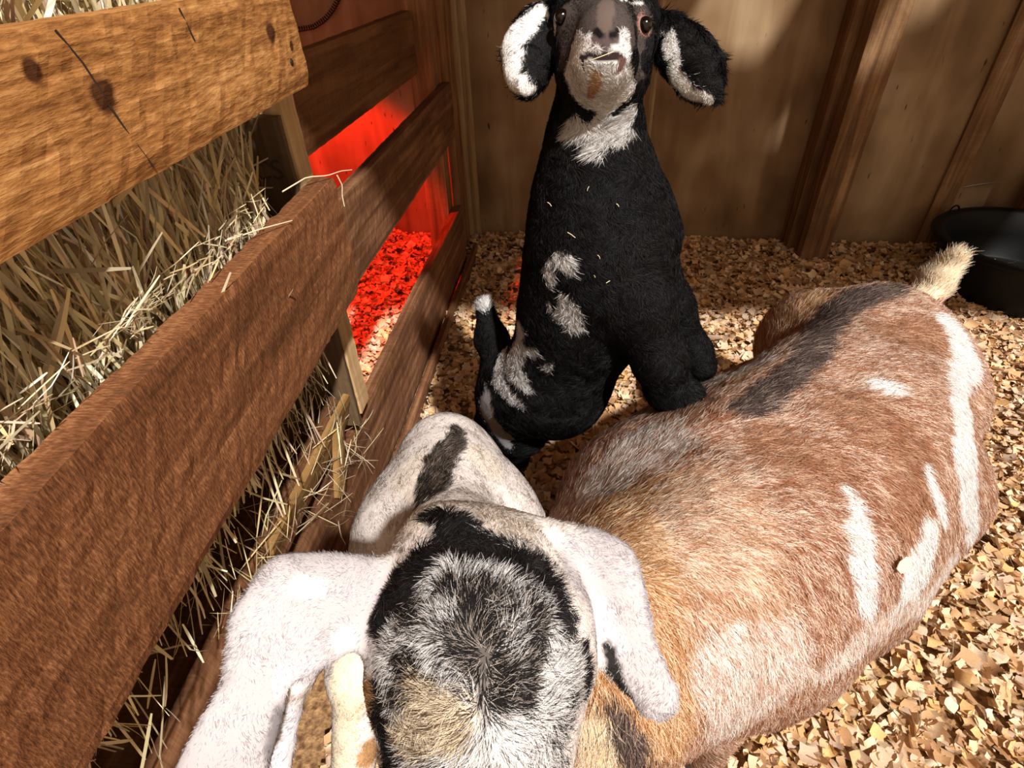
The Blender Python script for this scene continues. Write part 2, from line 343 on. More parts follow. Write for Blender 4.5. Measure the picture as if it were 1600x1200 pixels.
# ------------------------------------------------------------------ hay
M_HAY = attr_mat('dry_hay', .65, .3, .18)
HAYC = np.array([(.55, .46, .26), (.68, .54, .28), (.46, .40, .22), (.30, .25, .15), (.76, .65, .42), (.52, .38, .20), (.33, .22, .14), (.30, .24, .15), (.86, .78, .55), (.62, .50, .33), (.46, .36, .26)])
def straws(name, P, D, Ln, Wd, bend=.15, seed=0, mat=None, pal=HAYC, dark=1.0):
    r = np.random.default_rng(seed); n = len(P); D = D/np.linalg.norm(D, axis=1)[:, None]
    rnd = r.normal(size=(n, 3)); S = np.cross(D, rnd); S /= np.linalg.norm(S, axis=1)[:, None]; B = np.cross(D, S)
    K = 6; t = np.linspace(-.5, .5, K); kink = (r.random(n) < .35); kp = r.uniform(-.2, .2, n); ka = r.uniform(-.8, .8, n)*kink
    V = np.zeros((n, K, 2, 3))
    for i in range(K):
        c = P+D*(t[i]*Ln)[:, None]+B*(bend*Ln*(t[i]**2)*r.normal(0, 1, 1))[:, None] if False else P+D*(t[i]*Ln)[:, None]+B*((t[i]**2)*Ln*bend*rnd[:, 0])[:, None]+B*(np.maximum(0, t[i]-kp)*ka*Ln)[:, None]
        w = Wd*(1 if 0 < i < K-1 else .55)
        V[:, i, 0] = c-S*w[:, None]/2; V[:, i, 1] = c+S*w[:, None]/2
    idx = np.arange(n*K*2).reshape(n, K, 2); f = np.stack([idx[:, :-1, 0], idx[:, 1:, 0], idx[:, 1:, 1], idx[:, :-1, 1]], -1).reshape(-1, 4)
    c = pal[r.integers(0, len(pal), n)]*r.uniform(.75, 1.25, (n, 1))*dark
    return mesh_np(name, V.reshape(-1, 3), f, np.repeat(np.clip(c, 0, .95), K*2, axis=0))
def hay_zone(n, lo, hi, main, spread, L0, L1, seed, W0=.0012, W1=.0036):
    r = np.random.default_rng(seed); P = r.uniform(lo, hi, (n, 3)); D = np.array(main)+r.normal(0, spread, (n, 3))
    return P, D, r.uniform(L0, L1, n), r.uniform(W0, W1, n)
zones = [hay_zone(3600, (-.43, -.1, .62), (-.405, .80, 1.10), (0, .1, 1), .38, .06, .17, 1, .0016, .0052),
         hay_zone(4200, (-.60, -.3, .56), (-.43, .83, 1.15), (.0, .1, 1), .6, .06, .18, 2, .0016, .006),
         hay_zone(1500, (-.60, -.2, 1.08), (-.40, .78, 1.19), (0, .4, .6), .7, .05, .14, 3, .0016, .006),
         hay_zone(450, (-.50, .0, .50), (-.40, .80, .67), (.1, .0, 1), .35, .06, .15, 4, .0012, .0035),
         hay_zone(130, (-.47, .35, .38), (-.41, .83, .47), (.15, .1, 1), .8, .05, .12, 5, .001, .002)]
P = np.vstack([z[0] for z in zones]); D = np.vstack([z[1] for z in zones]); Ls = np.hstack([z[2] for z in zones]); Ws = np.hstack([z[3] for z in zones])
# bleached long stems, and the ones hanging over the lower plank
r = np.random.default_rng(11); n = 200
P2 = np.stack([r.uniform(-.40, -.375, n), r.uniform(.15, .86, n), r.uniform(.872, .90, n)], 1); D2 = r.normal(0, 1, (n, 3))*[.6, 1, .22]
P = np.vstack([P, P2]); D = np.vstack([D, D2]); Ls = np.hstack([Ls, r.uniform(.015, .055, n)]); Ws = np.hstack([Ws, r.uniform(.0008, .002, n)])
D[:, 0] *= .45; keep = ~((P[:, 0] > -.392) & (P[:, 2] < .868)) & ~((P[:, 2] > .70) & (P[:, 2] < 1.05) & (P[:, 1] > .735+(-.40-P[:, 0])*1.6)); keep &= ~((P[:, 0] > -.43) & (P[:, 2] > .90) & (P[:, 2] < 1.06) & (np.abs(D[:, 1]) > .8*np.abs(D[:, 2]))); tag(link('hay', straws('hay', P[keep], D[keep], Ls[keep], Ws[keep], seed=3, dark=1.28), M_HAY), 'loose dry hay packed in the feeder behind the planks', 'hay', kind='stuff')
n = 70
P3 = np.stack([r.uniform(-.45, -.37, n), r.uniform(.60, .86, n), r.uniform(.28, .40, n)], 1); D3 = r.normal(0, 1, (n, 3))*[1, 1, .8]
tag(link('hay', straws('hay_tuft', P3, D3, r.uniform(.04, .10, n), r.uniform(.0009, .0022, n), bend=.5, seed=9), M_HAY), 'straggling hay stems hanging under the lower plank by the end post', 'hay', kind='stuff')
def tube(name, pts, rad, mat, parent=None, k=7):
    P_ = np.array(pts, float); T_ = np.gradient(P_, axis=0); T_ /= np.linalg.norm(T_, axis=1)[:, None]+1e-9
    A = np.cross(T_, np.array([.31, .23, .92])); A /= np.linalg.norm(A, axis=1)[:, None]; B = np.cross(T_, A)
    rad = np.broadcast_to(rad, len(P_)); an = np.arange(k)*2*math.pi/k
    V = P_[:, None]+rad[:, None, None]*(np.cos(an)[None, :, None]*A[:, None]+np.sin(an)[None, :, None]*B[:, None])
    i, j = np.meshgrid(np.arange(len(P_)-1), np.arange(k), indexing='ij'); f = np.stack([i*k+j, i*k+(j+1) % k, (i+1)*k+(j+1) % k, (i+1)*k+j], -1).reshape(-1, 4)
    return link(name, mesh_np(name, V.reshape(-1, 3), f), mat, parent, True)
for cp in ([(-.3503, .440, 1.112), (-.3503, .452, 1.090), (-.3503, .459, 1.066)], [(-.3503, .460, 1.060), (-.3503, .468, 1.035), (-.3503, .481, 1.006)], [(-.3503, .604, 1.112), (-.3503, .612, 1.085)]):
    tube('crack', cp, .0009, CRK, feeder)
M_STRAW = plain('pale_straw', (.72, .60, .38), .6)
# twisted stems on the end of the lower plank
for pts, nm in (([(-.40, .80, .872), (-.375, .84, .880), (-.355, .87, .872), (-.345, .905, .868), (-.335, .93, .862)], 'pale hay stem lying over the end of the lower plank'),
                ([(-.345, .885, .868), (-.342, .89, .85), (-.345, .888, .835), (-.343, .882, .818)], 'short hay stem hanging from the end of the lower plank'),
                ([(-.40, .62, .875), (-.37, .66, .874), (-.348, .70, .868)], 'thin hay stem across the top edge of the lower plank')):
    cum_ = np.linspace(0, 1, len(pts)); tt_ = np.linspace(0, 1, 14); q = np.stack([np.interp(tt_, cum_, [w[c] for w in pts]) for c in range(3)], 1)
    tag(tube('dry_stalk', q, .0012*(1-.5*tt_), M_STRAW), nm, 'straw stalk')

# ------------------------------------------------------------------ wood shavings
M_CHIP = attr_mat('pine_shavings', .7, .25, .15, noise=.25, nscale=350)
CHIPC = np.array([(.72, .49, .29), (.76, .55, .36), (.64, .41, .22), (.56, .34, .18), (.80, .64, .46), (.70, .45, .20), (.42, .24, .12), (.74, .57, .42), (.66, .50, .38)])
def chips(name, n, x0, x1, y0, y1, seed, smin=.009, smax=.028, zfun=None):
    r = np.random.default_rng(seed); X = r.uniform(x0, x1, n); Y = r.uniform(y0, y1, n)
    ok = (Y < ywall(X)-.03) ; X, Y = X[ok], Y[ok]; n = len(X)
    p = np.stack([X, Y, 0*X], 1); h = .004+.030*vnoise(p, 5.0, 3)+.010*vnoise(p, 19.0, 4)+.02*sstep(2.2, 2.6, Y)
    if zfun is not None: h = h+zfun(X, Y)
    Z = h*r.uniform(.55, 1.05, n)
    L_ = r.uniform(smin, smax, n)*np.where(r.random(n) < .12, 1.5, 1); Wd = L_*r.uniform(.45, .95, n); curl = r.uniform(.1, 1.6, n)*np.where(r.random(n) < .5, -1, 1)
    G = 4
    u = np.linspace(-1, 1, G); v = np.linspace(-1, 1, 3)
    loc = np.zeros((n, G, 3, 3))
    jag = r.normal(0, .16, (n, G, 3)); jag2 = r.normal(0, .12, (n, G, 3))
    for i in range(G):
        ang = curl*u[i]; rad = L_/np.maximum(np.abs(curl), .15)/2*2
        lx = np.where(np.abs(curl) < .16, L_*u[i], rad*np.sin(ang)); lz = np.where(np.abs(curl) < .16, 0, rad*(1-np.cos(ang))*np.sign(curl))
        for j in range(3):
            e = 1.0 if i in (0, G-1) else .35
            loc[:, i, j, 0] = lx+L_*jag[:, i, j]*e*.6; loc[:, i, j, 1] = Wd*v[j]*(1+jag2[:, i, j]*1.5); loc[:, i, j, 2] = lz+Wd*.12*v[j]**2
    loc *= .5*1.15
    yaw = r.uniform(0, 6.283, n); tx = r.normal(0, .38, n); ty = r.normal(0, .38, n)
    ca, sa = np.cos(tx), np.sin(tx); cb, sb = np.cos(ty), np.sin(ty); cc, ss = np.cos(yaw), np.sin(yaw)
    x, y, z = loc[..., 0], loc[..., 1], loc[..., 2]; e = (slice(None), None, None)
    y, z = y*ca[e]-z*sa[e], y*sa[e]+z*ca[e]; x, z = x*cb[e]+z*sb[e], -x*sb[e]+z*cb[e]; x, y = x*cc[e]-y*ss[e], x*ss[e]+y*cc[e]
    V = np.stack([x+X[e], y+Y[e], z+Z[e]], -1); V[..., 2] = np.maximum(V[..., 2], .001)
    idx = np.arange(n*G*3).reshape(n, G, 3); f = np.stack([idx[:, :-1, :-1], idx[:, 1:, :-1], idx[:, 1:, 1:], idx[:, :-1, 1:]], -1).reshape(-1, 4)
    pal = r.integers(0, len(CHIPC), n); c = CHIPC[pal]*r.uniform(.8, 1.18, (n, 1))*[1, .98, .93]
    me = mesh_np(name, V.reshape(-1, 3), f, np.repeat(np.clip(c, 0, .93), G*3, axis=0))
    me.polygons.foreach_set('use_smooth', [True]*len(me.polygons)); return me
tag(link('wood_shavings', chips('wood_shavings', 42000, -.395, 2.36, .1, 2.6, 5), M_CHIP), 'deep bed of pale pine shavings covering the goat pen floor', 'wood shavings', kind='stuff')
tag(link('wood_shavings', chips('pen_shavings', 9000, -1.35, -.50, .7, 2.66, 6), M_CHIP), 'red-lit pine shavings on the floor of the pen beyond the fence', 'wood shavings', kind='stuff')
n = 520; r = np.random.default_rng(21); Px = np.stack([r.uniform(-.4, 2.2, n), r.uniform(.3, 2.4, n), r.uniform(.022, .045, n)], 1); Dx = r.normal(0, 1, (n, 3))*[1, 1, .12]
tag(link('straw', straws('floor_straw', Px, Dx, r.uniform(.03, .10, n), r.uniform(.0008, .0018, n), bend=.5, seed=13, pal=HAYC*.7), M_HAY), 'thin stems of spilled hay scattered over the shavings', 'straw', kind='stuff')

# ------------------------------------------------------------------ rubber feed tub
def lathe(name, prof, c, mat, parent=None, n=56):
    V = [(c[0]+r_*math.cos(2*math.pi*j/n), c[1]+r_*math.sin(2*math.pi*j/n), c[2]+z_) for r_, z_ in prof for j in range(n)]
    Fc = [(i*n+j, i*n+(j+1) % n, (i+1)*n+(j+1) % n, (i+1)*n+j) for i in range(len(prof)-1) for j in range(n)]
    me = bpy.data.meshes.new(name); me.from_pydata(V, [], Fc); return link(name, me, mat, parent, True)
M_RUB = plain('black_rubber', (.0035, .0035, .0035), .5, 0, .18)
TB = (1.80, 2.085, .012)
tub = tag(empty('feed_tub', TB), 'round black rubber feed tub on the shavings against the back wall, right', 'tub')
lathe('tub_body', [(.0, 0), (.24, .0), (.255, .012), (.27, .06), (.295, .17), (.30, .185), (.325, .190), (.333, .198), (.325, .208), (.300, .210), (.285, .200), (.265, .12), (.245, .03), (.235, .022), (0, .022)], TB, M_RUB, tub)
M_WIRE = plain('steel_wire', (.35, .33, .30), .35, .9)
hk = []
for i in range(15):
    a = math.pi*i/14; hk.append((1.655+.018*math.cos(a), 2.36, .215+.030*math.sin(a)))
tube('handle_loop', hk, .0035, M_RUB, tub)
stk = board('stick', (1.80, 2.12, .262), (1.99, 1.93, .235), (0, 0, 1), .012, .012, M_STUD, seed=51, rough=.002); tag(stk, 'thin rough stick lying across the rim of the black tub', 'stick')
# wire against the wall over the tub
tag(tube('wire', [(1.68+.045*i, ywall(1.7)-.010, .26+.015*i-.0016*i*i) for i in range(7)], .0016, M_WIRE), 'thin dark wire running along the back wall above the tub', 'wire')

# ------------------------------------------------------------------ coiled lead on the wall of the red-lit pen
pts = []
base = [np.array(q) for q in [[-1.1209, 2.6266, 0.8971], [-1.0482, 2.6227, 0.9001], [-0.9805, 2.6189, 0.9076], [-0.9253, 2.6159, 0.9327], [-0.8855, 2.6137, 0.964], [-0.857, 2.6121, 0.9948], [-0.837, 2.611, 1.0355]]]
fine = []
for i in range(len(base)-1):
    for s in np.linspace(0, 1, 60, endpoint=False): fine.append(base[i]*(1-s)+base[i+1]*s)
fine = np.array(fine)
k_ = np.ones(25)/25; pad = np.pad(fine, ((12, 12), (0, 0)), 'edge'); fine = np.stack([np.convolve(pad[:, c], k_, 'valid') for c in range(3)], 1)
cum = np.r_[0, np.cumsum(np.linalg.norm(np.diff(fine, axis=0), axis=1))]
ss_ = np.arange(0, cum[-1], .0012); cx = np.stack([np.interp(ss_, cum, fine[:, c]) for c in range(3)], 1)
tn = np.gradient(cx, axis=0); tn /= np.linalg.norm(tn, axis=1)[:, None]; wn = np.array([.055, 1, 0]); wn = wn/np.linalg.norm(wn); bn = np.cross(tn, wn)
ph = ss_/.0105*2*math.pi
hel = cx+.0085*(np.cos(ph)[:, None]*wn+np.sin(ph)[:, None]*bn)
tag(tube('coiled_cord', [tuple(q) for q in hel], .0022, plain('black_cord', (.01, .008, .01), .5)), 'black coiled cord hanging in a loop on the red-lit wall', 'cord')

# ---------- smooth solid shapes (numpy) ----------
import numpy as np
def seg(p, a, b, ra, rb, nn=None, f=1.0):
    a = np.asarray(a, float); b = np.asarray(b, float)
    if nn is not None:
        nn = np.asarray(nn, float); s = 1.0/f - 1.0
        q = p + nn*(s*((p-a)@nn))[:, None]; bb = b + nn*(s*float((b-a)@nn))
    else: q = p; bb = b
    ba = bb-a; L = float(ba@ba)
    t = np.clip(((q-a)@ba)/L, 0, 1) if L > 1e-12 else np.zeros(len(p))
    v = q-(a+t[:, None]*ba); l = np.sqrt((v*v).sum(1))+1e-9
    d = l-(ra+t*(rb-ra))
    if nn is not None:
        gn = (v@nn)/l
        d = d/np.sqrt(1+(1/f**2-1)*gn*gn)
    return d
def field(p, prims):
    d = None
    for pr in prims:
        op, k, a, ra, b, rb = pr[:6]
        e = seg(p, a, b, ra, rb, *(pr[6:8] if len(pr) > 6 else ()))
        if d is None: d = e
        elif op == 'sub':
            h = np.clip(0.5-0.5*(e+d)/k, 0, 1); d = d*(1-h)-e*h+k*h*(1-h)
        else:
            h = np.clip(0.5+0.5*(d-e)/k, 0, 1); d = d*h*0+e*h+d*(1-h)-k*h*(1-h)
    return d
def field_grad(p, prims, e=0.0008):
    g = np.empty_like(p)
    for i in range(3):
        o = np.zeros(3); o[i] = e
        g[:, i] = field(p+o, prims)-field(p-o, prims)
    return g/(np.sqrt((g*g).sum(1))[:, None]+1e-12)

PRIMS = {
 'brown': [
  ('add', 0.05, (0.6389, 0.9268, 0.41), 0.16, (0.5198, 0.7676, 0.4), 0.19),
  ('add', 0.05, (0.5198, 0.7676, 0.4), 0.19, (0.3758, 0.6307, 0.38), 0.215),
  ('add', 0.05, (0.3758, 0.6307, 0.38), 0.215, (0.2488, 0.5015, 0.4), 0.195),
  ('add', 0.06, (0.2441, 0.5013, 0.4), 0.185, (0.1302, 0.3967, 0.45), 0.14),
  ('add', 0.06, (0.1302, 0.3967, 0.45), 0.14, (0.0574, 0.31, 0.47), 0.1),
  ('add', 0.05, (0.0574, 0.31, 0.47), 0.1, (-0.0024, 0.2766, 0.44), 0.075),
  ('add', 0.04, (-0.0024, 0.2766, 0.44), 0.075, (-0.0718, 0.2389, 0.36), 0.05),
  ('add', 0.07, (0.584, 1.0458, 0.43), 0.125, (0.7131, 1.0122, 0.43), 0.135),
  ('add', 0.06, (0.6861, 1.0533, 0.5), 0.06, (0.4343, 0.7919, 0.53), 0.05),
  ('add', 0.06, (0.4343, 0.7919, 0.53), 0.05, (0.2652, 0.6333, 0.54), 0.05),
  ('add', 0.07, (0.6771, 0.7592, 0.31), 0.13, (0.4524, 0.5947, 0.29), 0.14),
  ('add', 0.09, (0.3779, 0.8334, 0.33), 0.14, (0.1969, 0.639, 0.37), 0.155),
  ('add', 0.06, (0.1484, 0.5801, 0.4), 0.13, (0.1013, 0.5065, 0.4), 0.11),
  ('add', 0.07, (0.7529, 0.9364, 0.37), 0.12, (0.8588, 0.9568, 0.18), 0.06),
  ('add', 0.03, (0.8588, 0.9568, 0.18), 0.05, (0.8, 0.98, 0.03), 0.028),
  ('add', 0.06, (0.6156, 1.1352, 0.34), 0.09, (0.6, 1.1, 0.17), 0.05),
  ('add', 0.03, (0.6, 1.1, 0.17), 0.05, (0.6, 1.16, 0.03), 0.028),
  ('add', 0.07, (0.2505, 0.4442, 0.3), 0.1, (0.2669, 0.3992, 0.16), 0.045),
  ('add', 0.03, (0.2669, 0.3992, 0.16), 0.045, (0.278, 0.3814, 0.02), 0.027),
  ('add', 0.06, (0.1048, 0.5102, 0.36), 0.08, (0.0769, 0.5367, 0.15), 0.04),
  ('add', 0.03, (0.0769, 0.5367, 0.15), 0.04, (0.0786, 0.5654, 0.02), 0.027),
  ('add', 0.04, (0.7826, 1.1068, 0.5), 0.04, (0.8056, 1.1105, 0.545), 0.03),
  ('add', 0.02, (0.8127, 1.1246, 0.545), 0.034, (0.8322, 1.1251, 0.6), 0.016, (-0.545, -0.745, 0.386), 0.6),
 ],
 'grey': [
  ('add', 0.04, (-0.1701, 0.6392, 0.4426), 0.0938, (-0.1515, 0.5248, 0.4254), 0.1418),
  ('add', 0.04, (-0.1515, 0.5248, 0.4254), 0.1418, (-0.1317, 0.4316, 0.4187), 0.1378),
  ('add', 0.06, (-0.1069, 0.3798, 0.5763), 0.0758, (-0.0719, 0.2814, 0.6742), 0.0746),
  ('add', 0.05, (-0.169, 0.6321, 0.5141), 0.0517, (-0.1256, 0.4446, 0.5633), 0.0413),
  ('add', 0.04, (-0.0508, 0.2194, 0.7389), 0.078, (-0.0501, 0.1948, 0.7239), 0.0723),
  ('add', 0.04, (-0.0501, 0.1948, 0.7239), 0.0723, (-0.0487, 0.1255, 0.6687), 0.0551),
  ('add', 0.04, (-0.0487, 0.1255, 0.6687), 0.0551, (-0.0469, 0.0513, 0.6074), 0.048),
  ('add', 0.05, (-0.0879, 0.2737, 0.763), 0.0264, (-0.0297, 0.2675, 0.7487), 0.029),
  ('add', 0.03, (-0.103, 0.1935, 0.7604), 0.0129, (-0.1022, 0.169, 0.7456), 0.0107),
  ('add', 0.03, (0.0092, 0.2172, 0.7617), 0.0132, (0.014, 0.1923, 0.7458), 0.011),
  ('add', 0.04, (-0.2494, 0.4699, 0.3995), 0.0439, (-0.2868, 0.3719, 0.2963), 0.0366),
  ('add', 0.04, (-0.2829, 0.3721, 0.2962), 0.0366, (-0.3174, 0.2757, 0.0497), 0.0338),
  ('add', 0.06, (-0.0547, 0.4822, 0.3932), 0.0586, (-0.0696, 0.3766, 0.0686), 0.039),
  ('add', 0.04, (-0.2267, 0.6499, 0.3818), 0.0517, (-0.2977, 0.8489, 0.0762), 0.0387),
  ('add', 0.04, (-0.1237, 0.6564, 0.3784), 0.0517, (-0.1663, 0.8572, 0.072), 0.0387),
  ('add', 0.013, (-0.1182, 0.2229, 0.7669), 0.0212, (-0.1441, 0.2107, 0.7786), 0.026, (0.488, -0.395, 0.778), 0.22),
  ('add', 0.013, (-0.1441, 0.2107, 0.7786), 0.026, (-0.1677, 0.1969, 0.7881), 0.0331, (0.488, -0.395, 0.778), 0.22),
  ('add', 0.013, (-0.1677, 0.1969, 0.7881), 0.0331, (-0.1819, 0.1818, 0.7867), 0.0262, (0.488, -0.395, 0.778), 0.22),
  ('add', 0.013, (-0.1819, 0.1818, 0.7867), 0.0262, (-0.1891, 0.1625, 0.7793), 0.0153, (0.488, -0.395, 0.778), 0.22),
  ('add', 0.013, (-0.1891, 0.1625, 0.7793), 0.0153, (-0.1925, 0.1487, 0.7704), 0.0113, (0.488, -0.395, 0.778), 0.22),
  ('add', 0.013, (-0.1925, 0.1487, 0.7704), 0.0113, (-0.1912, 0.1292, 0.7698), 0.0169, (0.488, -0.395, 0.778), 0.22),
  ('add', 0.013, (-0.1912, 0.1292, 0.7698), 0.0169, (-0.1955, 0.1103, 0.7627), 0.0211, (0.488, -0.395, 0.778), 0.22),
  ('add', 0.013, (-0.1955, 0.1103, 0.7627), 0.0211, (-0.1964, 0.0859, 0.7643), 0.0206, (0.488, -0.395, 0.778), 0.22),
  ('add', 0.014, (-0.0034, 0.2631, 0.7725), 0.0232, (0.031, 0.258, 0.7623), 0.0253, (-0.199, -0.492, 0.848), 0.25),
  ('add', 0.014, (0.031, 0.258, 0.7623), 0.0253, (0.0464, 0.2394, 0.7532), 0.0227, (-0.199, -0.492, 0.848), 0.25),
  ('add', 0.014, (0.0464, 0.2394, 0.7532), 0.0227, (0.0544, 0.2179, 0.7413), 0.0145, (-0.199, -0.492, 0.848), 0.25),
  ('add', 0.014, (0.0544, 0.2179, 0.7413), 0.0145, (0.0647, 0.1985, 0.7319), 0.0141, (-0.199, -0.492, 0.848), 0.25),
  ('add', 0.014, (0.0647, 0.1985, 0.7319), 0.0141, (0.0781, 0.1809, 0.7243), 0.0165, (-0.199, -0.492, 0.848), 0.25),
  ('add', 0.006, (-0.1672, 0.1923, 0.766), 0.0211, (-0.1819, 0.1765, 0.7398), 0.0139, (0.395, -0.324, 0.86), 0.2),
  ('add', 0.006, (-0.1819, 0.1765, 0.7398), 0.013, (-0.1912, 0.1607, 0.7128), 0.0104, (0.395, -0.324, 0.86), 0.2),
  ('add', 0.02, (-0.132, 0.233, 0.7731), 0.0078, (-0.1836, 0.2099, 0.8061), 0.0063),
  ('add', 0.02, (-0.1836, 0.2099, 0.8061), 0.0063, (-0.2016, 0.1868, 0.7952), 0.0044),
  ('add', 0.006, (-0.1912, 0.1607, 0.7128), 0.0104, (-0.1999, 0.1188, 0.6772), 0.0156, (0.395, -0.324, 0.86), 0.2),
  ('add', 0.02, (0.0118, 0.2715, 0.7733), 0.0061, (0.0518, 0.2598, 0.767), 0.006),
  ('add', 0.02, (0.0518, 0.2598, 0.767), 0.006, (0.0649, 0.2297, 0.7438), 0.0039),
 ],
 'kid': [
  ('add', 0.03, (0.0664, 0.9241, 1.0812), 0.0611, (0.0634, 0.8812, 1.0598), 0.0595),
  ('add', 0.03, (0.0634, 0.8812, 1.0598), 0.0527, (0.0577, 0.7745, 1.063), 0.0286),
  ('add', 0.02, (0.0574, 0.7639, 1.0578), 0.0284, (0.0578, 0.7648, 1.0428), 0.0303),
  ('add', 0.03, (0.0566, 0.7781, 1.0274), 0.0328, (0.0587, 0.8281, 0.9934), 0.0425),
  ('add', 0.03, (0.0306, 0.8452, 1.0503), 0.0248, (0.0312, 0.8195, 1.0179), 0.0265),
  ('add', 0.03, (0.0966, 0.8468, 1.0449), 0.0248, (0.0931, 0.8208, 1.0127), 0.0248),
  ('add', 0.03, (0.0642, 0.8783, 1.0077), 0.0495, (0.0587, 0.8578, 0.9341), 0.0533),
  ('add', 0.04, (0.0587, 0.8578, 0.9341), 0.0533, (0.0628, 0.8528, 0.8628), 0.0752),
  ('add', 0.05, (0.0628, 0.8528, 0.8628), 0.0752, (0.077, 0.8407, 0.7816), 0.1071),
  ('add', 0.05, (0.077, 0.8407, 0.7816), 0.1071, (0.0629, 0.8384, 0.6675), 0.1036),
  ('add', 0.05, (0.0629, 0.8384, 0.6675), 0.1036, (0.0057, 0.8409, 0.4836), 0.0958),
  ('add', 0.05, (0.0057, 0.8409, 0.4836), 0.086, (-0.049, 0.8687, 0.4441), 0.0797),
  ('add', 0.05, (-0.049, 0.8687, 0.4441), 0.0746, (-0.0651, 0.8786, 0.3294), 0.0524),
  ('add', 0.03, (-0.0651, 0.8786, 0.3294), 0.0496, (-0.0907, 0.9608, 0.2101), 0.0277),
  ('add', 0.02, (-0.0907, 0.9608, 0.2101), 0.0277, (-0.0872, 1.0496, 0.0637), 0.0293),
  ('add', 0.04, (-0.0923, 0.8811, 0.4162), 0.0528, (-0.1208, 0.9118, 0.2969), 0.0431),
  ('add', 0.03, (-0.1208, 0.9118, 0.2969), 0.0402, (-0.1457, 0.9742, 0.217), 0.0263),
  ('add', 0.02, (-0.1457, 0.9742, 0.217), 0.0263, (-0.1581, 1.0647, 0.0583), 0.0279),
  ('add', 0.05, (0.0761, 0.7848, 0.7435), 0.0543, (0.1327, 0.7414, 0.7148), 0.0444),
  ('add', 0.03, (0.1327, 0.7414, 0.7148), 0.0444, (0.1685, 0.7189, 0.6341), 0.038),
  ('add', 0.02, (0.1685, 0.7189, 0.6341), 0.036, (0.1904, 0.7158, 0.5794), 0.0331),
  ('add', 0.015, (0.1904, 0.7138, 0.577), 0.031, (0.2148, 0.6974, 0.5777), 0.0244),
  ('add', 0.04, (0.1403, 0.8789, 0.742), 0.0534, (0.2053, 0.8667, 0.6389), 0.036),
  ('add', 0.03, (0.2053, 0.8667, 0.6389), 0.0338, (0.2532, 0.8454, 0.5584), 0.029),
  ('add', 0.02, (0.2532, 0.8454, 0.5584), 0.0301, (0.2674, 0.8319, 0.5397), 0.0267),
  ('add', 0.03, (-0.0977, 0.8896, 0.4597), 0.0285, (-0.1197, 0.9283, 0.5269), 0.027),
  ('add', 0.02, (-0.1197, 0.9283, 0.5269), 0.027, (-0.1323, 0.95, 0.588), 0.0139),
  ('add', 0.015, (0.01, 0.8961, 1.0684), 0.0138, (-0.0197, 0.8777, 1.0565), 0.0257, (0.122, -0.982, 0.145), 0.25),
  ('add', 0.015, (-0.0197, 0.8777, 1.0565), 0.0257, (-0.0353, 0.8539, 1.0363), 0.0323, (0.122, -0.982, 0.145), 0.25),
  ('add', 0.015, (-0.0353, 0.8539, 1.0363), 0.0323, (-0.0381, 0.8322, 1.0174), 0.0253, (0.122, -0.982, 0.145), 0.25),
  ('add', 0.015, (-0.0381, 0.8322, 1.0174), 0.0253, (-0.0375, 0.814, 1.0025), 0.0117, (0.122, -0.982, 0.145), 0.25),
  ('add', 0.015, (0.1218, 0.8994, 1.0601), 0.0155, (0.151, 0.8847, 1.0463), 0.0188, (-0.28, -0.95, 0.135), 0.25),
  ('add', 0.015, (0.151, 0.8847, 1.0463), 0.0188, (0.1716, 0.8643, 1.0264), 0.028, (-0.28, -0.95, 0.135), 0.25),
  ('add', 0.015, (0.1716, 0.8643, 1.0264), 0.028, (0.1906, 0.8496, 1.0058), 0.0272, (-0.28, -0.95, 0.135), 0.25),
  ('add', 0.015, (0.1906, 0.8496, 1.0058), 0.0272, (0.2065, 0.8292, 0.9864), 0.0127, (-0.28, -0.95, 0.135), 0.25),
  ('add', 0.02, (0.0573, 0.8474, 1.0824), 0.0161, (0.0576, 0.7801, 1.0701), 0.015),
  ('add', 0.015, (0.011, 0.8626, 1.0824), 0.0131, (0.0222, 0.8362, 1.0722), 0.0096),
  ('add', 0.015, (0.1094, 0.8637, 1.0729), 0.0131, (0.0977, 0.836, 1.0634), 0.0096),
  ('sub', 0.004, (0.0473, 0.7181, 1.0689), 0.0035, (0.0448, 0.7239, 1.0701), 0.0028),
  ('sub', 0.004, (0.0641, 0.7187, 1.0678), 0.0035, (0.0673, 0.7249, 1.0689), 0.0028),
  ('sub', 0.006, (0.038, 0.7281, 1.0439), 0.0022, (0.0536, 0.7088, 1.05), 0.0024),
  ('sub', 0.006, (0.0536, 0.7088, 1.05), 0.0024, (0.0757, 0.7305, 1.0427), 0.0022),
 ],
}
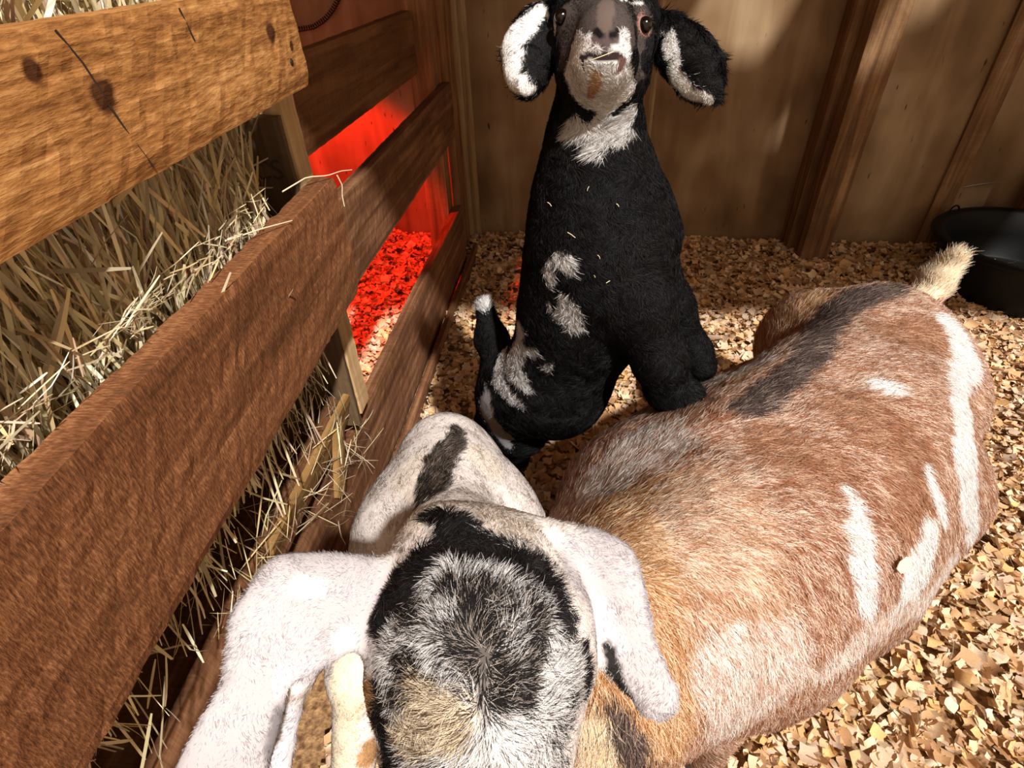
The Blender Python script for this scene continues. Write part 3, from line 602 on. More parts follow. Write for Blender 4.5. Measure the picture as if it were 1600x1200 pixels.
MARKS = {
 'kid': [
  ('face', [0.0244, 0.8177, 1.0836], 0.0265, [0.0174, 0.8052, 1.0553], 0.0189, {'len': 0.004}),
  ('face', [0.0174, 0.8052, 1.0553], 0.0189, [0.0162, 0.7835, 1.0309], 0.0142, {'len': 0.004}),
  ('face', [0.0162, 0.7835, 1.0309], 0.0142, [0.0183, 0.7818, 1.0137], 0.008, {'len': 0.004}),
  ('face', [0.1022, 0.8233, 1.0811], 0.0187, [0.1068, 0.8092, 1.0458], 0.0206, {'len': 0.004}),
  ('face', [0.1068, 0.8092, 1.0458], 0.0206, [0.1054, 0.7934, 1.0204], 0.0143, {'len': 0.004}),
  ('face', [0.1054, 0.7934, 1.0204], 0.0143, [0.1043, 0.7944, 1.0024], 0.0065, {'len': 0.004}),
  ('face', [0.0545, 0.7557, 1.0908], 0.0537, [0.0545, 0.7384, 1.0744], 0.0441, {'len': 0.003}),
  ('face', [0.0135, 0.8114, 1.0546], 0.0143, [0.0141, 0.7875, 1.0234], 0.0111, {'len': 0.004}),
  ('face', [0.1082, 0.8137, 1.052], 0.0142, [0.1054, 0.7934, 1.0204], 0.0111, {'len': 0.004}),
  ('bridge', [0.0574, 0.772, 1.0955], 0.0065, [0.0551, 0.7463, 1.0844], 0.0078, {'len': 0.002}),
  ('bridge', [0.0551, 0.7463, 1.0844], 0.0078, [0.0545, 0.739, 1.0755], 0.0078, {'len': 0.002}),
  ('black', [-0.005, 0.8505, 1.0541], 0.0183, [0.0008, 0.8173, 1.0116], 0.0133, {'len': 0.01}),
  ('black', [0.0008, 0.8173, 1.0116], 0.0133, [0.0117, 0.8177, 0.9731], 0.0172, {'len': 0.01}),
  ('black', [0.1219, 0.8296, 1.0394], 0.013, [0.1145, 0.808, 1.025], 0.0097, {'len': 0.008}),
  ('white', [0.0259, 0.7532, 1.058], 0.0089, [0.0209, 0.7586, 1.0379], 0.0152, {'len': 0.007}),
  ('white', [0.0209, 0.7586, 1.0379], 0.0152, [0.0222, 0.7762, 1.011], 0.0159, {'len': 0.007}),
  ('white', [0.0222, 0.7762, 1.011], 0.0159, [0.0314, 0.7861, 0.9871], 0.018, {'len': 0.007}),
  ('white', [0.077, 0.7402, 1.0614], 0.0072, [0.0813, 0.7405, 1.0392], 0.0088, {'len': 0.007}),
  ('white', [0.0813, 0.7405, 1.0392], 0.0088, [0.0883, 0.7778, 1.0022], 0.0159, {'len': 0.007}),
  ('white', [0.0883, 0.7778, 1.0022], 0.0159, [0.0798, 0.7831, 0.9868], 0.0162, {'len': 0.007}),
  ('white', [0.05, 0.7337, 1.0299], 0.0296, [0.0547, 0.7477, 1.0051], 0.0323, {'len': 0.008}),
  ('white', [0.0547, 0.7477, 1.0051], 0.0323, [0.0557, 0.7784, 0.9823], 0.0228, {'len': 0.008}),
  ('white', [0.0329, 0.7976, 0.9615], 0.0119, [0.0582, 0.7903, 0.9526], 0.0152, {'len': 0.022}),
  ('white', [0.0582, 0.7903, 0.9526], 0.0152, [0.092, 0.8012, 0.9596], 0.0136, {'len': 0.022}),
  ('white', [0.092, 0.8012, 0.9596], 0.0136, [0.1038, 0.8105, 0.9768], 0.0084, {'len': 0.022}),
  ('white', [0.0608, 0.7902, 0.951], 0.0135, [0.059, 0.7878, 0.938], 0.0085, {'len': 0.026}),
  ('black', [0.1064, 0.7953, 1.0059], 0.004, [0.1031, 0.8012, 0.9901], 0.0049, {'len': 0.007}),
  ('black', [0.1031, 0.8012, 0.9901], 0.0049, [0.09, 0.7969, 0.9777], 0.005, {'len': 0.007}),
  ('black', [0.09, 0.7969, 0.9777], 0.005, [0.0792, 0.7921, 0.9736], 0.0033, {'len': 0.007}),
  ('black', [0.0106, 0.7967, 1.0076], 0.0073, [0.022, 0.7985, 0.9847], 0.0083, {'len': 0.01}),
  ('black', [0.022, 0.7985, 0.9847], 0.0083, [0.0405, 0.7913, 0.9722], 0.0067, {'len': 0.01}),
  ('white', [0.039, 0.7393, 1.0612], 0.0043, [0.0324, 0.7433, 1.0521], 0.0088, {'len': 0.004}),
  ('white', [0.0324, 0.7433, 1.0521], 0.0088, [0.0257, 0.7495, 1.0424], 0.0075, {'len': 0.004}),
  ('white', [0.0706, 0.7361, 1.0571], 0.0058, [0.0714, 0.7352, 1.0472], 0.0058, {'len': 0.004}),
  ('white', [0.0807, 0.7438, 1.064], 0.0029, [0.082, 0.7421, 1.0485], 0.0051, {'len': 0.004}),
  ('nosepad', [0.0446, 0.7367, 1.0626], 0.005, [0.0567, 0.7338, 1.0602], 0.0065, {'len': 0.0015}),
  ('nosepad', [0.0567, 0.7338, 1.0602], 0.0065, [0.068, 0.7358, 1.0622], 0.0043, {'len': 0.0015}),
  ('nosepad', [0.0567, 0.7338, 1.0602], 0.0057, [0.0566, 0.7329, 1.0504], 0.0043, {'len': 0.0015}),
  ('nostril', [0.045, 0.7385, 1.0692], 0.0039, [0.0507, 0.7355, 1.0657], 0.0036, {'bald': 1}),
  ('nostril', [0.0677, 0.737, 1.0675], 0.0036, [0.0621, 0.735, 1.0648], 0.0036, {'bald': 1}),
  ('mouth', [0.0299, 0.7444, 1.0437], 0.0026, [0.0419, 0.736, 1.0465], 0.0037, {'len': 0.002}),
  ('mouth', [0.0419, 0.736, 1.0465], 0.0037, [0.0569, 0.7324, 1.0454], 0.0044, {'len': 0.002}),
  ('mouth', [0.0569, 0.7324, 1.0454], 0.0044, [0.0685, 0.7341, 1.0462], 0.0036, {'len': 0.002}),
  ('mouth', [0.0685, 0.7341, 1.0462], 0.0036, [0.0763, 0.7373, 1.043], 0.0029, {'len': 0.002}),
  ('mouth', [0.0323, 0.7416, 1.0382], 0.0022, [0.0326, 0.7423, 1.0316], 0.0022, {'len': 0.002}),
  ('jawbrown', [0.0774, 0.7376, 1.0391], 0.0051, [0.0756, 0.737, 1.034], 0.0044, {'len': 0.003}),
  ('jawbrown', [0.0756, 0.737, 1.034], 0.0044, [0.0709, 0.7362, 1.0277], 0.003, {'len': 0.003}),
  ('tanchin', [0.0444, 0.7358, 1.0284], 0.0045, [0.0438, 0.7411, 1.0168], 0.0068, {'len': 0.006}),
  ('tanchin', [0.0438, 0.7411, 1.0168], 0.0068, [0.0419, 0.7621, 0.999], 0.0047, {'len': 0.006}),
  ('pinklid', [0.1098, 0.8203, 1.0654], 0.0118, [0.1098, 0.8203, 1.0654], 0.0118, {}),
  ('face', [0.0061, 0.8335, 1.0749], 0.016, [0.0061, 0.8335, 1.0749], 0.016, {'bald': 1}),
  ('pinklid', [0.1098, 0.8203, 1.0654], 0.011, [0.1098, 0.8203, 1.0654], 0.011, {'bald': 1}),
  ('white', [0.1069, 0.8358, 1.0865], 0.0001, [0.0742, 0.7981, 1.0945], 0.0037, {'len': 0.004}),
  ('white', [-0.0011, 0.7522, 0.7912], 0.0028, [-0.0046, 0.7511, 0.7693], 0.0104, {}),
  ('white', [-0.0046, 0.7511, 0.7693], 0.0104, [-0.0025, 0.7478, 0.7542], 0.0067, {}),
  ('white', [0.008, 0.7466, 0.7988], 0.0064, [0.0172, 0.7379, 0.794], 0.011, {}),
  ('white', [0.0172, 0.7379, 0.794], 0.011, [0.0229, 0.7316, 0.7852], 0.0064, {}),
  ('white', [0.0205, 0.7292, 0.7377], 0.0085, [0.0259, 0.727, 0.715], 0.0154, {}),
  ('white', [0.0259, 0.727, 0.715], 0.0154, [0.0351, 0.7244, 0.6953], 0.0116, {}),
  ('white', [-0.0051, 0.7478, 0.7194], 0.0029, [0.0059, 0.7386, 0.7046], 0.0039, {}),
  ('white', [0.0059, 0.7386, 0.7046], 0.0039, [0.0177, 0.7316, 0.701], 0.0049, {}),
  ('white', [-0.0542, 0.807, 0.6351], 0.0131, [-0.067, 0.7913, 0.6166], 0.0219, {'len': 0.014}),
  ('white', [-0.067, 0.7913, 0.6166], 0.0219, [-0.0698, 0.8097, 0.5655], 0.0207, {'len': 0.014}),
  ('white', [-0.0698, 0.8097, 0.5655], 0.0207, [-0.0545, 0.7748, 0.5521], 0.0135, {'len': 0.014}),
  ('white', [-0.0545, 0.7748, 0.5521], 0.0135, [-0.0381, 0.759, 0.5477], 0.0078, {'len': 0.014}),
  ('white', [-0.0277, 0.7622, 0.6199], 0.0053, [-0.0508, 0.7924, 0.6054], 0.0099, {}),
  ('white', [-0.0956, 0.8553, 0.5324], 0.017, [-0.0927, 0.8115, 0.5202], 0.0166, {'len': 0.012}),
  ('white', [-0.0927, 0.8115, 0.5202], 0.0166, [-0.0717, 0.7762, 0.5113], 0.0127, {'len': 0.012}),
  ('white', [-0.0717, 0.7762, 0.5113], 0.0127, [-0.0511, 0.7569, 0.5084], 0.0068, {'len': 0.012}),
  ('white', [-0.0061, 0.7471, 0.5984], 0.0064, [0.0044, 0.7411, 0.6082], 0.0042, {}),
  ('greywhite', [-0.1197, 0.8178, 0.4762], 0.0147, [-0.1228, 0.8154, 0.4211], 0.0277, {'len': 0.003}),
  ('greywhite', [-0.1228, 0.8154, 0.4211], 0.0277, [-0.1019, 0.8145, 0.3793], 0.0309, {'len': 0.003}),
  ('greywhite', [-0.1019, 0.8145, 0.3793], 0.0309, [-0.0908, 0.8214, 0.3461], 0.0158, {'len': 0.003}),
  ('white', [-0.1307, 0.938, 0.5951], 0.01, [-0.134, 0.9506, 0.602], 0.0113, {'len': 0.02}),
  ('black', [-0.0067, 0.8526, 1.0574], 0.0166, [-0.0227, 0.8287, 1.0322], 0.0166, {'len': 0.005}),
  ('black', [-0.0227, 0.8287, 1.0322], 0.0166, [-0.0185, 0.8234, 1.0109], 0.0134, {'len': 0.005}),
  ('white', [-0.0171, 0.8729, 1.081], 0.0092, [-0.0397, 0.8526, 1.0695], 0.0149, {'len': 0.004}),
  ('white', [-0.0397, 0.8526, 1.0695], 0.0149, [-0.0579, 0.8422, 1.0514], 0.0166, {'len': 0.004}),
  ('white', [-0.0579, 0.8422, 1.0514], 0.0166, [-0.0618, 0.827, 1.0297], 0.0166, {'len': 0.004}),
  ('white', [-0.0618, 0.827, 1.0297], 0.0166, [-0.0526, 0.8154, 1.0056], 0.0151, {'len': 0.004}),
  ('white', [-0.0526, 0.8154, 1.0056], 0.0151, [-0.0325, 0.8121, 0.9922], 0.011, {'len': 0.004}),
  ('white', [-0.0037, 0.8577, 1.0778], 0.0033, [-0.0001, 0.8446, 1.0616], 0.0041, {'len': 0.005}),
  ('black', [0.1593, 0.8637, 1.052], 0.0166, [0.1846, 0.8445, 1.0252], 0.0166, {'len': 0.005}),
  ('black', [0.1846, 0.8445, 1.0252], 0.0166, [0.2066, 0.8282, 0.9979], 0.0117, {'len': 0.005}),
  ('white', [0.14, 0.8782, 1.0524], 0.0059, [0.1477, 0.8659, 1.0435], 0.0084, {'len': 0.005}),
  ('white', [0.1477, 0.8659, 1.0435], 0.0084, [0.1512, 0.8597, 1.0238], 0.0093, {'len': 0.005}),
  ('white', [0.1512, 0.8597, 1.0238], 0.0093, [0.1578, 0.8535, 1.0059], 0.0094, {'len': 0.005}),
  ('white', [0.1578, 0.8535, 1.0059], 0.0094, [0.1722, 0.8447, 0.9895], 0.0094, {'len': 0.005}),
  ('white', [0.1722, 0.8447, 0.9895], 0.0094, [0.1889, 0.8357, 0.9801], 0.0094, {'len': 0.005}),
  ('white', [0.1889, 0.8357, 0.9801], 0.0094, [0.203, 0.8268, 0.9754], 0.0076, {'len': 0.005}),
 ],
 'brown': [
  ('tan', [0.1091, 0.4263, 0.5989], 0.0843, [0.0715, 0.3246, 0.5875], 0.0686, {}),
  ('tan', [0.0715, 0.3246, 0.5875], 0.0686, [0.0931, 0.2517, 0.5616], 0.0574, {}),
  ('pale', [0.1416, 0.5935, 0.5621], 0.047, [0.0748, 0.5399, 0.5364], 0.0458, {}),
  ('pale', [0.2779, 0.781, 0.5359], 0.0446, [0.3219, 0.8046, 0.5607], 0.0446, {}),
  ('roanl', [0.1879, 0.4468, 0.6009], 0.0622, [0.2055, 0.3392, 0.5723], 0.056, {}),
  ('pale', [0.1868, 0.2905, 0.5417], 0.0407, [0.2519, 0.3118, 0.5177], 0.0426, {}),
  ('pale', [0.2519, 0.3118, 0.5177], 0.0426, [0.2074, 0.2702, 0.4834], 0.035, {}),
  ('redbrown', [0.4317, 0.6281, 0.6011], 0.046, [0.5109, 0.6, 0.567], 0.0411, {}),
  ('redbrown', [0.5109, 0.6, 0.567], 0.0411, [0.4559, 0.5057, 0.5529], 0.0295, {}),
  ('redbrown', [0.2949, 0.5578, 0.6024], 0.039, [0.3608, 0.5232, 0.5919], 0.0293, {}),
  ('redbrown', [0.5906, 0.8752, 0.5833], 0.04, [0.6754, 0.9016, 0.5668], 0.0351, {}),
  ('tan', [0.5048, 1.0434, 0.5283], 0.0535, [0.4657, 1.0415, 0.4735], 0.0552, {}),
  ('dark', [0.6779, 1.0426, 0.5789], 0.018, [0.5862, 0.998, 0.5777], 0.0276, {'len': 0.03}),
  ('dark', [0.5862, 0.998, 0.5777], 0.0276, [0.5065, 0.9342, 0.5657], 0.0291, {'len': 0.03}),
  ('dark', [0.5065, 0.9342, 0.5657], 0.0291, [0.4052, 0.7658, 0.6034], 0.0209, {'len': 0.03}),
  ('dark', [0.4052, 0.7658, 0.6034], 0.0209, [0.3427, 0.6938, 0.6061], 0.0216, {'len': 0.03}),
  ('dark', [0.3427, 0.6938, 0.6061], 0.0216, [0.2913, 0.6439, 0.6063], 0.0188, {'len': 0.03}),
  ('dark', [0.2913, 0.6439, 0.6063], 0.0188, [0.2644, 0.6263, 0.6049], 0.013, {'len': 0.03}),
  ('dark', [0.0995, 0.2232, 0.5299], 0.0317, [0.0671, 0.2355, 0.5542], 0.0158, {}),
  ('tan', [0.1276, 0.2299, 0.5149], 0.0195, [0.0938, 0.2665, 0.5703], 0.0258, {}),
  ('white', [0.7397, 0.9453, 0.5604], 0.0242, [0.7534, 0.879, 0.5265], 0.0352, {}),
  ('white', [0.7534, 0.879, 0.5265], 0.0352, [0.6336, 0.7024, 0.5532], 0.0261, {}),
  ('white', [0.6336, 0.7024, 0.5532], 0.0261, [0.6286, 0.6553, 0.5291], 0.0353, {}),
  ('white', [0.6286, 0.6553, 0.5291], 0.0353, [0.6459, 0.6215, 0.466], 0.0278, {}),
  ('white', [0.6459, 0.6215, 0.466], 0.0278, [0.6984, 0.6173, 0.3621], 0.0148, {}),
  ('roanl', [0.778, 0.837, 0.4705], 0.0188, [0.778, 0.837, 0.4705], 0.0188, {}),
  ('white', [0.4817, 0.7033, 0.5973], 0.0069, [0.5077, 0.7003, 0.5951], 0.0128, {}),
  ('white', [0.5077, 0.7003, 0.5951], 0.0128, [0.5196, 0.6955, 0.5929], 0.0078, {}),
  ('white', [0.3742, 0.5042, 0.583], 0.0083, [0.3784, 0.4631, 0.5643], 0.0177, {}),
  ('white', [0.3784, 0.4631, 0.5643], 0.0177, [0.38, 0.4241, 0.5402], 0.022, {}),
  ('white', [0.38, 0.4241, 0.5402], 0.022, [0.3846, 0.4004, 0.5158], 0.0172, {}),
  ('white', [0.5226, 0.5784, 0.5508], 0.0108, [0.5363, 0.5576, 0.5279], 0.0153, {}),
  ('white', [0.5363, 0.5576, 0.5279], 0.0153, [0.5573, 0.5458, 0.4944], 0.0109, {}),
  ('white', [0.5114, 0.5062, 0.512], 0.0191, [0.4847, 0.4626, 0.4892], 0.0271, {}),
  ('white', [0.4847, 0.4626, 0.4892], 0.0271, [0.473, 0.4359, 0.4558], 0.0203, {}),
  ('white', [0.473, 0.4359, 0.4558], 0.0203, [0.441, 0.4136, 0.4606], 0.0116, {}),
  ('pale', [0.6316, 0.5577, 0.3563], 0.0305, [0.5174, 0.4578, 0.4225], 0.0178, {}),
  ('pale', [0.5174, 0.4578, 0.4225], 0.0178, [0.386, 0.3744, 0.4809], 0.0195, {}),
  ('pale', [0.386, 0.3744, 0.4809], 0.0195, [0.3254, 0.3325, 0.4813], 0.015, {}),
  ('cream', [0.7858, 1.1005, 0.5655], 0.0349, [0.8209, 1.1176, 0.5935], 0.0347, {'len': 0.03}),
  ('cream', [0.8209, 1.1176, 0.5935], 0.0347, [0.8283, 1.1191, 0.6073], 0.0265, {'len': 0.03}),
  ('cream', [0.8283, 1.1191, 0.6073], 0.0265, [0.8054, 1.084, 0.5595], 0.0213, {'len': 0.03}),
  ('cream', [0.0454, 0.2313, 0.5472], 0.0152, [0.0526, 0.2093, 0.5137], 0.0178, {}),
  ('cream', [0.0526, 0.2093, 0.5137], 0.0178, [0.0596, 0.2036, 0.4977], 0.0161, {}),
 ],
 'grey': [
  ('warm', [-0.1012, 0.281, 0.7944], 0.0205, [-0.1931, 0.517, 0.5784], 0.031, {}),
  ('warm', [-0.0507, 0.2912, 0.7921], 0.0208, [-0.0271, 0.2553, 0.8077], 0.0142, {}),
  ('warm', [-0.0911, 0.5583, 0.5642], 0.0278, [-0.0911, 0.5583, 0.5642], 0.0278, {}),
  ('stripe', [-0.1375, 0.615, 0.5705], 0.0068, [-0.1433, 0.5719, 0.5853], 0.012, {'len': 0.016}),
  ('stripe', [-0.1433, 0.5719, 0.5853], 0.012, [-0.1494, 0.5245, 0.5949], 0.0193, {'len': 0.016}),
  ('stripe', [-0.1494, 0.5245, 0.5949], 0.0193, [-0.154, 0.4845, 0.6007], 0.0235, {'len': 0.016}),
  ('stripe', [-0.154, 0.4845, 0.6007], 0.0235, [-0.1551, 0.4479, 0.6109], 0.016, {'len': 0.016}),
  ('white', [-0.1556, 0.1923, 0.7931], 0.0483, [-0.1893, 0.1698, 0.799], 0.0334, {'len': 0.0045}),
  ('white', [-0.1893, 0.1698, 0.799], 0.0334, [-0.1915, 0.1116, 0.7752], 0.0344, {'len': 0.0045}),
  ('white', [0.0406, 0.2509, 0.7778], 0.0292, [0.0566, 0.2218, 0.7573], 0.0237, {'len': 0.005}),
  ('white', [0.0566, 0.2218, 0.7573], 0.0237, [0.0796, 0.1766, 0.7285], 0.0226, {'len': 0.005}),
  ('agouti', [-0.0441, 0.1974, 0.8168], 0.0376, [-0.0418, 0.1692, 0.8056], 0.0521, {'len': 0.014}),
  ('agouti', [-0.0418, 0.1692, 0.8056], 0.0521, [-0.04, 0.1379, 0.7818], 0.0584, {'len': 0.014}),
  ('agouti', [-0.04, 0.1379, 0.7818], 0.0584, [-0.0416, 0.1208, 0.7606], 0.0545, {'len': 0.014}),
  ('agoutiw', [-0.0883, 0.1714, 0.7969], 0.0144, [-0.0781, 0.1607, 0.7947], 0.0161, {}),
  ('agoutiw', [0.0024, 0.1666, 0.7816], 0.0165, [-0.0061, 0.1793, 0.7971], 0.0124, {}),
  ('agoutiw', [-0.0679, 0.2152, 0.817], 0.0109, [-0.0411, 0.2107, 0.8182], 0.0107, {}),
  ('agoutiw', [-0.0205, 0.1283, 0.7621], 0.0236, [-0.0358, 0.1237, 0.7632], 0.0195, {}),
  ('black', [-0.086, 0.2689, 0.8041], 0.0069, [-0.0706, 0.2453, 0.8129], 0.014, {'len': 0.012}),
  ('black', [-0.0706, 0.2453, 0.8129], 0.014, [-0.0525, 0.2337, 0.817], 0.0153, {'len': 0.012}),
  ('black', [-0.0525, 0.2337, 0.817], 0.0153, [-0.0294, 0.2254, 0.8153], 0.0115, {'len': 0.012}),
  ('black', [-0.0294, 0.2254, 0.8153], 0.0115, [-0.0116, 0.2204, 0.8088], 0.0088, {'len': 0.012}),
  ('black', [-0.0116, 0.2204, 0.8088], 0.0088, [0.001, 0.2089, 0.8008], 0.0065, {'len': 0.012}),
  ('black', [0.001, 0.2089, 0.8008], 0.0065, [0.0107, 0.1966, 0.7907], 0.0056, {'len': 0.012}),
  ('black', [-0.0723, 0.241, 0.8133], 0.0129, [-0.0918, 0.2176, 0.808], 0.0134, {'len': 0.012}),
  ('black', [-0.0918, 0.2176, 0.808], 0.0134, [-0.104, 0.2009, 0.7985], 0.0123, {'len': 0.012}),
  ('black', [-0.104, 0.2009, 0.7985], 0.0123, [-0.1096, 0.1848, 0.7898], 0.0078, {'len': 0.012}),
  ('black', [-0.1064, 0.1555, 0.7719], 0.005, [-0.1027, 0.1426, 0.761], 0.0091, {'len': 0.012}),
  ('black', [-0.1027, 0.1426, 0.761], 0.0091, [-0.0984, 0.1253, 0.7369], 0.0108, {'len': 0.012}),
  ('black', [0.0196, 0.1869, 0.7758], 0.0035, [0.025, 0.1783, 0.7628], 0.0039, {'len': 0.01}),
  ('black', [0.025, 0.1783, 0.7628], 0.0039, [0.0242, 0.1679, 0.7531], 0.0035, {'len': 0.01}),
  ('agoutid', [-0.0478, 0.1931, 0.8161], 0.0083, [-0.0349, 0.1867, 0.8129], 0.009, {}),
  ('agoutid', [-0.0349, 0.1867, 0.8129], 0.009, [-0.048, 0.1719, 0.8078], 0.008, {}),
  ('agoutid', [-0.048, 0.1719, 0.8078], 0.008, [-0.0436, 0.166, 0.8037], 0.0064, {}),
  ('agoutid', [-0.0436, 0.166, 0.8037], 0.0064, [-0.0308, 0.1496, 0.79], 0.0079, {}),
  ('agoutid', [-0.086, 0.1879, 0.8066], 0.0084, [-0.0653, 0.1971, 0.8157], 0.0059, {}),
  ('agoutid', [-0.0879, 0.1682, 0.795], 0.0049, [-0.061, 0.1566, 0.7968], 0.004, {}),
  ('agoutid', [-0.0105, 0.1882, 0.8042], 0.005, [-0.021, 0.1456, 0.783], 0.0055, {}),
  ('agoutid', [-0.0391, 0.171, 0.8063], 0.0056, [-0.0385, 0.1604, 0.7994], 0.0071, {'len': 0.012}),
  ('agoutid', [-0.082, 0.1552, 0.789], 0.0081, [-0.093, 0.1526, 0.7804], 0.0049, {}),
  ('black', [0.0029, 0.1962, 0.7972], 0.0043, [0.0029, 0.1962, 0.7972], 0.0043, {}),
  ('creamag', [-0.0638, 0.1397, 0.7831], 0.0176, [-0.0761, 0.133, 0.7706], 0.0138, {}),
  ('pink', [-0.1682, 0.2028, 0.8106], 0.0061, [-0.1577, 0.2056, 0.8028], 0.0036, {}),
  ('pink', [-0.1393, 0.1843, 0.775], 0.0062, [-0.1393, 0.1843, 0.775], 0.0062, {}),
  ('greyw', [-0.1688, 0.1561, 0.7773], 0.0075, [-0.1592, 0.1651, 0.7768], 0.0051, {}),
  ('greyw', [0.0354, 0.2211, 0.7569], 0.0105, [0.0494, 0.208, 0.7458], 0.0066, {}),
  ('black', [0.0447, 0.2046, 0.7426], 0.0033, [0.0482, 0.1944, 0.7351], 0.0042, {'len': 0.004}),
  ('black', [0.0482, 0.1944, 0.7351], 0.0042, [0.0536, 0.1845, 0.7275], 0.0042, {'len': 0.004}),
  ('black', [0.0536, 0.1845, 0.7275], 0.0042, [0.0589, 0.1787, 0.7231], 0.0028, {'len': 0.004}),
  ('greyw', [-0.1854, 0.1575, 0.7219], 0.0092, [-0.1885, 0.1467, 0.705], 0.0121, {'len': 0.005}),
  ('greyw', [-0.1885, 0.1467, 0.705], 0.0121, [-0.1929, 0.1303, 0.6924], 0.0137, {'len': 0.005}),
  ('greydk', [-0.1705, 0.1401, 0.7704], 0.0033, [-0.1695, 0.1306, 0.7639], 0.0045, {'len': 0.004}),
  ('greydk', [-0.1695, 0.1306, 0.7639], 0.0045, [-0.1706, 0.1197, 0.7591], 0.0048, {'len': 0.004}),
  ('greyw', [-0.1689, 0.1696, 0.7467], 0.0072, [-0.1709, 0.1489, 0.7752], 0.0041, {'len': 0.004}),
  ('cream', [-0.278, 0.3586, 0.3463], 0.0275, [-0.2872, 0.3247, 0.3013], 0.0184, {}),
  ('cream', [-0.2872, 0.3247, 0.3013], 0.0184, [-0.3143, 0.2905, 0.1777], 0.0196, {}),
  ('tanleg', [-0.1134, 0.1561, 0.7649], 0.0068, [-0.27, 0.3045, 0.1679], 0.0179, {}),
 ],
}
